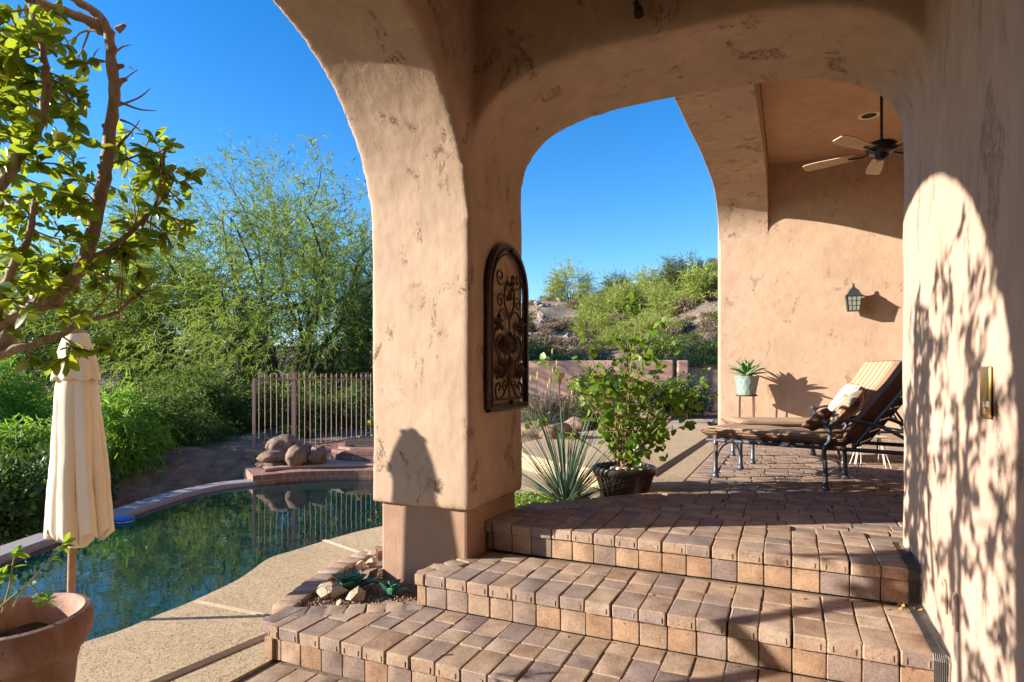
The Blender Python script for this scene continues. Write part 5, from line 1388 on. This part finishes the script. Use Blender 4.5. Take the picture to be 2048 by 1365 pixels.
def frond(a, z, ang, L_, w):
    V_, Fc = [], []
    for k in range(6):
        t_ = k / 5; x = a + math.sin(ang) * L_ * t_ + .35 * L_ * t_ * t_ * math.sin(ang); zz = z + math.cos(ang) * L_ * t_ - .12 * L_ * t_ * t_
        ww = w * math.sin(math.pi * (.12 + .84 * t_)); nx_, nz_ = math.cos(ang), -math.sin(ang)
        V_ += [pq(x - nx_ * ww, zz - nz_ * ww, .040), pq(x, zz, .050 + .012 * math.sin(math.pi * t_)), pq(x + nx_ * ww, zz + nz_ * ww, .040)]
    for k in range(5):
        q = k * 3; Fc += [(q, q + 1, q + 4, q + 3), (q + 1, q + 2, q + 5, q + 4)]
    mb.add(V_, Fc)
for a_ in (-1.15, -.85, -.55, -.27, 0, .27, .55, .85, 1.15): frond(0, 1.08, a_, .165, .022)
for a_ in (2.5, 2.85, -2.5, -2.85, 3.14): frond(0, 1.06, a_, .14, .024)
for s_ in (-1, 1):
    for a_ in (0, 1.2, 2.4, 3.6, 4.8): frond(s_ * .18, 1.28, a_, .06, .02); frond(s_ * .18, .97, a_, .06, .02)
for k in range(7): frond(.025 * math.cos(k * .9), 1.56 - .02 * k, k * .9, .055, .018)
mb.build("acanthus_leaves", M['iron'], pk, smooth=True)
for z in (PZ0 + .03, PS + PW - .035):
    mb = MB(); mb.box(pq(0, z, .05), (.02, .03, .03), 0, rz=math.atan2(Ud[1], Ud[0])); mb.build("mount_knob", M['black_metal'], pk)

# ================================================================== SIDE WALL FITTINGS
def wallpt(px, py, off=0.0):    # point on the side wall plane (v = 2.32)
    a = (px - 1024) / F; base = W(0, 2.32 - off); t_ = (a * base.y - base.x) / (Ud[0] - a * Ud[1])
    X = base.x + Ud[0] * t_; Y = base.y + Ud[1] * t_
    return Vector((X, Y, H - (py - YH) / F * Y))
angU = math.atan2(Ud[1], Ud[0])
bpz = wallpt(1972, 785, .006)
db = thing("brass_plate", "tall brass cover plate with a button on the sunlit wall", "door plate", bpz)
mb = MB(); mb.rbox(bpz, (.105, .010, .165), .004, 0, rz=angU); mb.build("plate", M['brass'], db, smooth=True, bevel=.002)
mb = MB(); c = wallpt(1973, 815, .025); mb.rbox(c, (.05, .008, .04), .003, 0, rz=angU); mb.build("name_insert", M['white_trim'], db)
mb = MB(); c = wallpt(1971, 820, .034); mb.rbox(c, (.018, .014, .018), .004, 0, rz=angU); mb.build("button", M['brass'], db)
for k, (x, y, lb) in enumerate([(1887, 1198, "upper left of the two louvred step vents low in the side wall"), (1911, 1230, "lower right of the two louvred step vents low in the side wall")]):
    c = wallpt(x, y, .004); vt = thing("step_vent", lb, "wall vent", c)
    mb = MB()
    for j in (-1, 0, 1):
        mb.rbox(c + Vector((Ud[0], Ud[1], 0)) * j * .019, (.013, .012, .10), .004, 0, rz=angU)
    mb.build("slat", M['stucco_side'], vt, smooth=True)
    mb = MB(); hp = [c + Vector((Ud[0], Ud[1], 0)) * (.033 * math.cos(a)) + Vector((0, 0, .048 + .03 * math.sin(a))) for a in np.linspace(0, math.pi, 8)]
    hp = [hp[0] - Vector((0, 0, .1))] + hp + [hp[-1] - Vector((0, 0, .1))]; mb.tube(hp, .0055, 6); mb.build("surround", M['stucco_side'], vt, smooth=True)
# hardware cloth strip following the steps at the wall
mb = MB()
prof_ = [(0.62, 0.004), (0.262, 0.004), (0.252, -0.02), (0.255, -RISE + .008), (-0.318, -RISE + .004), (-0.328, -RISE - .02), (-0.323, -2 * RISE + .008), (-0.863, -2 * RISE + .004), (-0.873, -2 * RISE - .02), (-0.868, -3 * RISE + .008), (-1.4, -3 * RISE + .004)]
dense = []
for i in range(len(prof_) - 1):
    a, b_ = Vector((prof_[i][0], 0, prof_[i][1])), Vector((prof_[i + 1][0], 0, prof_[i + 1][1])); L_ = (b_ - a).length; n_ = max(1, int(L_ / .008))
    for k in range(n_): dense.append(a.lerp(b_, k / n_))
def wq(p, v): 
    wv_ = .004 * math.sin(p.x * 23 + v * 40)
    return W(p.x, v, p.z + .004 + wv_ * .6)
for p in dense[::1]:
    mb.tube([wq(p, 2.262), wq(p, 2.295), wq(p, 2.318) + Vector((0, 0, .012))], .0011, 3, cap=False)
for j in range(8):
    v = 2.262 + j * .0070; mb.tube([wq(p, v) for p in dense[::4]], .0012, 3, cap=False)
o = mb.build("wire_mesh_strip", M['wire']); tag(o, "grey hardware cloth strip filling the gap between steps and side wall", "wire mesh")
rs = random.Random(2); mb = MB()
for k in range(36):
    u = rs.choice([0.24, -.33, -.86, -.33, -.86]) - rs.uniform(.0, .12); z = -RISE if u > -.4 and u < .25 else (-2 * RISE if u < -.3 and u > -.85 else -3 * RISE)
    z = {0: -RISE, 1: -2 * RISE, 2: -3 * RISE}[0 if u > -.31 else (1 if u > -.86 else 2)]
    c = W(u, rs.uniform(2.2, 2.3), z + .014 + rs.uniform(0, .015)); R = Matrix.Rotation(rs.random() * 6, 3, 'Z') @ Matrix.Rotation(rs.uniform(-.6, .6), 3, 'X')
    V_ = [R @ Vector(q) + c for q in [(-.008, 0, 0), (0, -.012, .002), (.009, 0, 0), (0, .014, .003)]]; mb.add(V_, [(0, 1, 2, 3)])
for (x, y, z) in [(1697, 1201, -RISE), (1763, 1218, -RISE), (1560, 1342, -2 * RISE)]:
    p = at(x, y, z + .004)
    for j in range(3):
        R = Matrix.Rotation(rs.random() * 6, 3, 'Z'); mb.add([R @ Vector(q) + p + Vector((0, 0, .003 * j + .004)) for q in [(-.02, 0, 0), (0, -.004, .004), (.02, 0, 0), (0, .004, .002)]], [(0, 1, 2, 3)])
for k in range(46):
    if k % 3: u_, v_ = rs.uniform(-.84, .2), rs.uniform(.1, 2.2); z = -RISE if u_ > -.31 else -2 * RISE
    else: u_, v_ = rs.uniform(-1.5, 1.5), rs.uniform(-2.0, -1.1); z = ZD
    if z == ZD and not (W(u_, v_).x > -2.0): continue
    c = W(u_, v_, z + .006); R = Matrix.Rotation(rs.random() * 6, 3, 'Z'); q_ = rs.uniform(.5, 1.1)
    mb.add([R @ Vector(q) * q_ + c for q in [(-.009, 0, 0.002), (0, -.018, 0), (.008, 0, .005), (0, .016, .001)]], [(0, 1, 2, 3)])
tag(mb.build("leaf_litter", M['litter']), kind='stuff')
# spot lamp high on the arch wall
c = atd(1275, 20, 3.32); cc_ = None
uu0 = -0.03
def archpt(px, py, off):        # point on the arch wall plane u = -off
    a = (px - 1024) / F; b0_ = W(-off, 0); t_ = (a * b0_.y - b0_.x) / (Vd[0] - a * Vd[1]); X = b0_.x + Vd[0] * t_; Y = b0_.y + Vd[1] * t_
    return Vector((X, Y, H - (py - YH) / F * Y))
c = archpt(1275, 15, .03); sl = thing("spot_lamp", "small black spot lamp fixed high above the arch", "spot lamp", c)
mb = MB(); mb.tube([archpt(1272, 8, 0), archpt(1272, 8, .035)], .016, 12); mb.build("mount", M['black_metal'], sl, smooth=True)
mb = MB(); mb.tube([archpt(1270, 6, .04), archpt(1275, 14, .05), archpt(1277, 22, .06), archpt(1278, 30, .065)], [.008, .016, .026, .027], 14); mb.build("lamp_head", M['black_metal'], sl, smooth=True)

# ================================================================== PATIO: lantern, fan, light, plants
def backpt(px, py, off=0.0):
    a = (px - 1024) / F; b0_ = W(UW - off, 0); t_ = (a * b0_.y - b0_.x) / (Vd[0] - a * Vd[1]); X = b0_.x + Vd[0] * t_; Y = b0_.y + Vd[1] * t_
    return Vector((X, Y, H - (py - YH) / F * Y))
angV = math.atan2(Vd[1], Vd[0])
lc = backpt(1707, 598, .19); wlp = backpt(1712, 590, .0)
ln = thing("wall_lantern", "dark bronze lantern with small glass panes on the patio wall", "lantern", lc)
# verdigris bronze
lm = simple("lantern_bronze", (0.05, 0.06, 0.055), .5, .5, var=.3)
mb = MB(); wc = lc + Vector((Ud[0], Ud[1], 0)) * .175; mb.rbox(wc + Vector((0, 0, .08)), (.11, .03, .20), .01, 0, rz=angV); mb.tube([wc + Vector((0, 0, .1)), lc + Vector((0, 0, .14))], .012, 8); mb.build("wall_bracket", lm, ln, smooth=True)
mb = MB()
def sq(r, z): return (r, z)
def sqring(mb, prof, c, rz):
    V_, Fc = [], []
    for r, z in prof:
        for sx, sy in ((-1, -1), (1, -1), (1, 1), (-1, 1)): V_.append(c + Matrix.Rotation(rz, 3, 'Z') @ Vector((sx * r, sy * r, z)))
    for i in range(len(prof) - 1):
        for k in range(4): Fc.append((i * 4 + k, i * 4 + (k + 1) % 4, (i + 1) * 4 + (k + 1) % 4, (i + 1) * 4 + k))
    Fc.append((3, 2, 1, 0)); n_ = len(prof) * 4; Fc.append((n_ - 4, n_ - 3, n_ - 2, n_ - 1)); mb.add(V_, Fc)
sqring(mb, [(.115, .04), (.115, .055), (.10, .065), (.07, .11), (.05, .135), (.05, .15), (.03, .17), (.012, .20), (.012, .23), (.004, .25)], lc, angV); mb.build("roof", lm, ln)
mb = MB(); sqring(mb, [(.078, -.19), (.10, .04)], lc, angV); mb.build("pane", M['glass'], ln)
mb = MB()
for sx in (-1, 1):
    for sy in (-1, 1):
        R = Matrix.Rotation(angV, 3, 'Z'); mb.tube([lc + R @ Vector((sx * .08, sy * .08, -.19)), lc + R @ Vector((sx * .102, sy * .102, .04))], .008, 4)
R = Matrix.Rotation(angV, 3, 'Z')
for z, r in ((-.19, .08), (-.115, .087), (-.04, .094), (.03, .101)):
    pts = [lc + R @ Vector((a * r, b_ * r, z)) for a, b_ in ((-1, -1), (1, -1), (1, 1), (-1, 1), (-1, -1))]
    for i in range(4): mb.tube(pts[i:i + 2], .008 if z < -.18 else .0045, 4)
for q in (-.33, .33):
    for ax in (0, 1):
        for s_ in (-1, 1):
            a = Vector((q, s_, 0)) if ax == 0 else Vector((s_, q, 0)); mb.tube([lc + R @ (a * .08 + Vector((0, 0, -.19))), lc + R @ (a * .102 + Vector((0, 0, .04)))], .0045, 4)
mb.build("glazing_bars", lm, ln)

fh = atd(1763, 300, 6.53); fan = thing("ceiling_fan", "ceiling fan with pale wooden blades hanging from a long rod", "ceiling fan", (fh.x, fh.y, 4.5))
mb = MB(); mb.tube([(fh.x, fh.y, 4.5), (fh.x, fh.y, fh.z + .08)], .014, 10); mb.lathe([(.07, 4.498), (.06, 4.44), (.02, 4.40)], (fh.x, fh.y, 0), 16); mb.build("rod", M['black_metal'], fan, smooth=True)
mb = MB(); mb.lathe([(0.0, .12), (.03, .11), (.05, .085), (.13, .07), (.15, .045), (.15, .0), (.13, -.03), (.07, -.05), (.06, -.09), (.035, -.11), (0, -.115)], fh, 28); mb.build("motor", M['black_metal'], fan, smooth=True)
for k in range(5):
    az = math.radians(150 - 12 + k * 72); h = Vector((math.cos(az), math.sin(az), 0)); s_ = Vector((-h.y, h.x, 0))
    mb = MB(); V_ = []
    for (r, w, z) in [(.24, .055, -.025), (.40, .068, -.028), (.60, .078, -.03), (.74, .072, -.032), (.78, .05, -.033)]:
        V_ += [fh + h * r + s_ * w + Vector((0, 0, z + .2 * w)), fh + h * r - s_ * w + Vector((0, 0, z - .2 * w))]
    mb.add(V_, [(2 * i, 2 * i + 2, 2 * i + 3, 2 * i + 1) for i in range(4)]); o = mb.build("blade", M['fan_wood'], fan); so = o.modifiers.new("s", 'SOLIDIFY'); so.thickness = .008
    mb = MB(); mb.tube([fh + h * .12 + Vector((0, 0, -.03)), fh + h * .20 + Vector((0, 0, -.045)), fh + h * .32 + Vector((0, 0, -.035))], [.014, .02, .012], 6, flat=.5); mb.build("blade_arm", M['black_metal'], o if False else fan, smooth=True)
mb = MB(); mb.tube([fh + Vector((.06, 0, -.1)), fh + Vector((.06, 0, -.27))], .0018, 4); mb.tube([fh + Vector((.06, 0, -.27)), fh + Vector((.06, 0, -.31))], .007, 6); mb.build("pull_chain", M['black_metal'], fan)
dl = at(1738, 232, 4.497)
rl = thing("recessed_light", "round unlit recessed light in the patio ceiling beside the fan rod", "ceiling light", dl)
mb = MB(); mb.lathe([(.095, .0), (.13, -.004), (.135, .002)], dl, 32); mb.build("trim_ring", M['white_trim'], rl, smooth=True)
mb = MB(); mb.lathe([(.096, .0), (.04, -.002), (0, -.003)], dl, 32); mb.build("reflector", M['black_metal'], rl, smooth=True)

sp_ = Vector((3.90, 10.17, 0)); st = thing("plant_stand", "thin rusty iron stand holding the pale green pot", "plant stand", sp_)
mb = MB(); mb.lathe([(.165, .585), (.17, .592), (.165, .60), (.0, .60)], sp_, 24); mb.tube([sp_ + Vector((.165 * math.cos(a), .165 * math.sin(a), .60)) for a in np.linspace(0, 2 * math.pi, 25)], .009, 5); mb.build("top_ring", M['rust'], st)
for k in range(4):
    a = k * math.pi / 2 + .5; mb = MB(); h = Vector((math.cos(a), math.sin(a), 0)); mb.tube([sp_ + h * .15 + Vector((0, 0, .59)), sp_ + h * .16], .008, 5); mb.build("leg", M['rust'], st)
pz = .605; pc2 = sp_ + Vector((0, 0, pz)); pp_ = thing("embossed_pot", "pale green glazed pot with embossed petals on the iron stand", "plant pot", pc2)
def petals(r, z, th, i):
    row = int(z / .085); return r * (1 + .035 * abs(math.cos(6 * th + (row % 2) * 1.57)) ** .5), z
mb = MB(); mb.lathe([(0, 0), (.14, 0), (.145, .012)] + [(.138 + .05 * k / 14, .02 + .27 * k / 14) for k in range(15)] + [(.195, .30), (.195, .315), (.175, .315), (.165, .27)], pc2, 72, fn=petals); mb.build("body", M['pot_glazed'], pp_, smooth=True)
mb = MB(); mb.lathe([(.17, .285), (.08, .33), (0, .34)], pc2, 24); mb.build("soil", M['soil'], pp_, smooth=True)
blade_rosette("potted_agave", "green agave with pointed leaves in the pale glazed pot", pc2 + Vector((0, 0, .31)), 24, .36, .085, M['leaf_agave'], "agave", 3, (0.10, 1.25), .25, thick=.3, hook=.0)

# ---- chaises
CL = 0.95
def make_chaise(label, x, y, rz, cushion, backm):
    t = thing("chaise_longue", label, "sun lounger", (x, y, 0), rz, "cushioned loungers on the patio")
    ZF = 0.34; Wd = 0.64
    fm = M['chaise_frame']
    mb = MB()
    for yy in (0.0, Wd): mb.tube([(-.06, yy, ZF), (1.75, yy, ZF)], .017, 8)
    for xx in (-.06, .5, .95, 1.7): mb.tube([(xx, 0, ZF), (xx, Wd, ZF)], .013, 6)
    for k in range(9): mb.box((-.02 + k * .115, Wd / 2, ZF + .012), (.04, Wd - .02, .006))
    mb.build("seat_frame", fm, t, smooth=True, local=True)
    def foot(mb, xx, yy, h):
        mb.lathe([(.0, .0), (.026, .0), (.032, .012), (.032, .025), (.022, .04), (.026, .055), (.020, .07), (.0185, h - .05), (.024, h - .035), (.024, h - .02), (.018, h)], (xx, yy, 0), 12, fn=lambda r, z, th, i: (r * (1 + (.08 * math.cos(8 * th) if i in (6, 7) else 0)), z))
    for xx in (0.02,):
        for yy in (0.0, Wd): mb = MB(); foot(mb, xx, yy, ZF); mb.build("leg", fm, t, smooth=True, local=True)
    mb = MB(); pts = [Vector((0.02, Wd / 2 - math.cos(a) * (Wd / 2 - .02), .14 + .15 * math.sin(a))) for a in np.linspace(0, math.pi, 13)]; mb.tube(pts, .009, 6); mb.build("leg_arch", fm, t, smooth=True, local=True)
    for yy in (-.035, Wd + .035):
        mb = MB(); mb.lathe([(0, 0), (.028, 0), (.034, .012), (.034, .028), (.023, .045), (.027, .06), (.02, .075)], (CL, yy, 0), 12)
        mb.tube(bez([(CL, yy, .07), (CL - .005, yy, .2), (CL - .012, yy, .33), (CL + .03, yy, .42), (CL + .02, yy, .50), (CL, yy, .545)], 5), [.019] * 26, 10)
        mb.lathe([(.018, .53), (.03, .55), (.034, .56), (.026, .575), (0, .582)], (CL, yy, 0), 12)
        mb.build("leg", fm, t, smooth=True, local=True)
        mb = MB(); mb.tube(bez([(CL + .01, yy, .50), (CL + .07, yy, .56), (CL + .20, yy, .575), (CL + .38, yy, .54), (CL + .6, yy, .43), (CL + .78, yy, .35)], 6), .017, 8, flat=.6); mb.build("armrest", fm, t, smooth=True, local=True)
    for yy in (0.04, Wd - .04):
        mb = MB(); mb.tube([(1.66, yy, ZF), (1.64, yy, .02)], .014, 6); mb.build("leg", fm, t, smooth=True, local=True)
    ang = math.radians(54); bx, bz = 1.11, ZF + .01; ca, sa = math.cos(ang), math.sin(ang)
    def bk(s_, y_, o_): return Vector((bx + ca * s_ - sa * o_, y_, bz + sa * s_ + ca * o_))
    mb = MB()
    for yy in (0.03, Wd - .03): mb.tube([bk(0, yy, -.02), bk(.78, yy, -.02)], .014, 6)
    for k in range(7): mb.tube([bk(.06 + .118 * k, 0.03, -.02), bk(.06 + .118 * k, Wd - .03, -.02)], .010, 5)
    for yy in (.15, .25, .35, .45): mb.tube([bk(0, yy, -.02), bk(.78, yy, -.02)], .006, 5)
    mb.tube([bk(.45, .05, -.03), (1.62, .05, ZF)], .010, 5); mb.build("back_frame", fm, t, smooth=True, local=True)
    # cushions: soft slabs
    def cushion_slab(name, f, L_, wd, th, m_, piping=True):
        mb = MB(); nx_, ny_ = 20, 12; V_, Fc = [], []
        for side_ in (1, -1):
            for i in range(nx_ + 1):
                for j in range(ny_ + 1):
                    a, b_ = i / nx_, j / ny_; ed = min(a * L_, (1 - a) * L_, b_ * wd, (1 - b_) * wd)
                    k = min(1, ed / .05); hh = th / 2 * math.sqrt(max(0, 1 - (1 - k) ** 2)) * (1 if side_ < 0 else 1 + .10 * math.cos((a * 3 % 1 - .5) * math.pi * 2) * 0)
                    hh *= (1 + .06 * math.sin(a * L_ * 19) * (side_ > 0))
                    V_.append(f(a * L_, b_ * wd + (Wd - wd) / 2, th / 2 + side_ * hh))
        m_n = (nx_ + 1) * (ny_ + 1)
        for i in range(nx_):
            for j in range(ny_):
                q = i * (ny_ + 1) + j; Fc += [(q, q + ny_ + 1, q + ny_ + 2, q + 1), (m_n + q, m_n + q + 1, m_n + q + ny_ + 2, m_n + q + ny_ + 1)]
        mb.add(V_, Fc)
        q = 0
        for i in range(nx_):
            for j in range(ny_):
                ed = i < 1 or j < 1 or i >= nx_ - 1 or j >= ny_ - 1
                mb.m[q] = 0; mb.m[q + 1] = 1; q += 2
        o = mb.build(name, [m_, M['cushion_back']], t, smooth=True, local=True)
        if piping:
            mp = MB(); c = [(0.01, .0), (L_ - .01, .0), (L_, .02), (L_, wd - .02), (L_ - .01, wd), (.01, wd), (0, wd - .02), (0, .02), (.01, 0)]
            mp.tube([f(a, b_ + (Wd - wd) / 2, th * .62) for a, b_ in c], .006, 5); mp.build("piping", M['cushion_back'], o, smooth=True, local=True)
        return o
    cushion_slab("seat_cushion", lambda a, b_, z: Vector((-.12 + a, b_, ZF + .015 + z + .01 * math.exp(-a * 6))), 1.24, .66, .095, cushion)
    cushion_slab("back_cushion", lambda a, b_, z: bk(a + .03, b_, z), .83, .64, .12, backm)
    mb = MB(); mb.add([(.0, -.012, ZF + .05), (.03, -.012, ZF + .05), (.035, -.016, ZF - .09), (.012, -.016, ZF - .10)], [(0, 1, 2, 3)]); o = mb.build("tie_strap", M['cushion_back'], t, local=True); so = o.modifiers.new("s", 'SOLIDIFY'); so.thickness = .003; mb = MB(); mb.add([(1.03, -.02, ZF + .02), (1.05, -.02, ZF + .02), (1.06, -.03, ZF - .16), (1.03, -.03, ZF - .15)], [(0, 1, 2, 3)])
    o = mb.build("tie_strap", M['cushion_back'], t, local=True); so = o.modifiers.new("s", 'SOLIDIFY'); so.thickness = .003
    return t
make_chaise("near chaise longue with striped brown cushion, in front by the side wall", 1.85, 5.62, math.radians(-40), M['cushion'], M['cushion_back'])
make_chaise("far chaise longue with tan striped back, behind the near one", 2.52, 6.46, math.radians(-2), M['cushion'], M['cushion'])
def pillow(label, c, s_, R, mat):
    V_, F_ = [], []; n_ = 14
    for side_ in (1, -1):
        for i in range(n_ + 1):
            for j in range(n_ + 1):
                a, b_ = i / n_ * 2 - 1, j / n_ * 2 - 1
                pin = 1 - .10 * (1 - a * a) * b_ * b_ ; pin2 = 1 - .10 * (1 - b_ * b_) * a * a
                h_ = .30 * s_ * ((1 - a ** 4) * (1 - b_ ** 4)) ** .6
                V_.append(Vector(c) + R @ Vector((a * s_ / 2 * pin2, side_ * h_ / 2 + 0, b_ * s_ / 2 * pin)))
    m_n = (n_ + 1) ** 2
    for i in range(n_):
        for j in range(n_):
            q = i * (n_ + 1) + j; F_ += [(q, q + n_ + 1, q + n_ + 2, q + 1), (m_n + q, m_n + q + 1, m_n + q + n_ + 2, m_n + q + n_ + 1)]
    Vn = np.array([list(Matrix(R).transposed() @ (v - Vector(c))) for v in V_])
    o = mesh_obj("cushion_pillow", Vn, F_, mat, smooth=True, local=True); o.location = c; o.rotation_euler = R.to_euler()
    tag(o, label, "throw pillow", "throw pillows on the loungers"); return o
def Rz(a): return Matrix.Rotation(math.radians(a), 3, 'Z')
def Rx(a): return Matrix.Rotation(math.radians(a), 3, 'X')
def Ry(a): return Matrix.Rotation(math.radians(a), 3, 'Y')
def chp(x, y, z, cx, cy, rz):
    r = math.radians(rz); return Vector((cx + math.cos(r) * x - math.sin(r) * y, cy + math.sin(r) * x + math.cos(r) * y, z))
pillow("white pillow with orange leaf pattern, standing on the far lounger", chp(1.06, .20, .66, 2.52, 6.46, -2), .46, Rz(-92 - 14) @ Rx(-34) @ Ry(4), M['pillow_orange'])
pillow("tan pillow with an orange swirl leaning on the near back cushion", chp(1.03, .22, .64, 1.85, 5.62, -40), .40, Rz(-130 + 12) @ Rx(-40) @ Ry(14), M['pillow_tan'])
pillow("plain brown pillow at the front of the near lounger seat", chp(.86, .13, .56, 1.85, 5.62, -40), .27, Rz(-130 - 16) @ Rx(-48) @ Ry(-16), M['pillow_brown'])
pillow("white and black pillow behind the brown one", chp(.98, .50, .62, 1.85, 5.62, -40), .38, Rz(-130) @ Rx(-42) @ Ry(-5), M['pillow_white'])
tb = atd(1740, 900, 6.3); tb.z = 0; wt = thing("wire_side_table", "small pale wire side table behind the near lounger", "side table", tb)
mb = MB(); mb.lathe([(.0, .30), (.16, .30), (.17, .31), (.0, .315)], tb, 20); mb.build("top", M['white_trim'], wt)
for k in range(4):
    a = k * math.pi / 2 + .3; h = Vector((math.cos(a), math.sin(a), 0)); mb = MB(); mb.tube([tb + h * .19, tb + h * .12 + Vector((0, 0, .30)), tb + Rz(20) @ h * .2], .005, 5); mb.build("leg", M['white_trim'], wt)
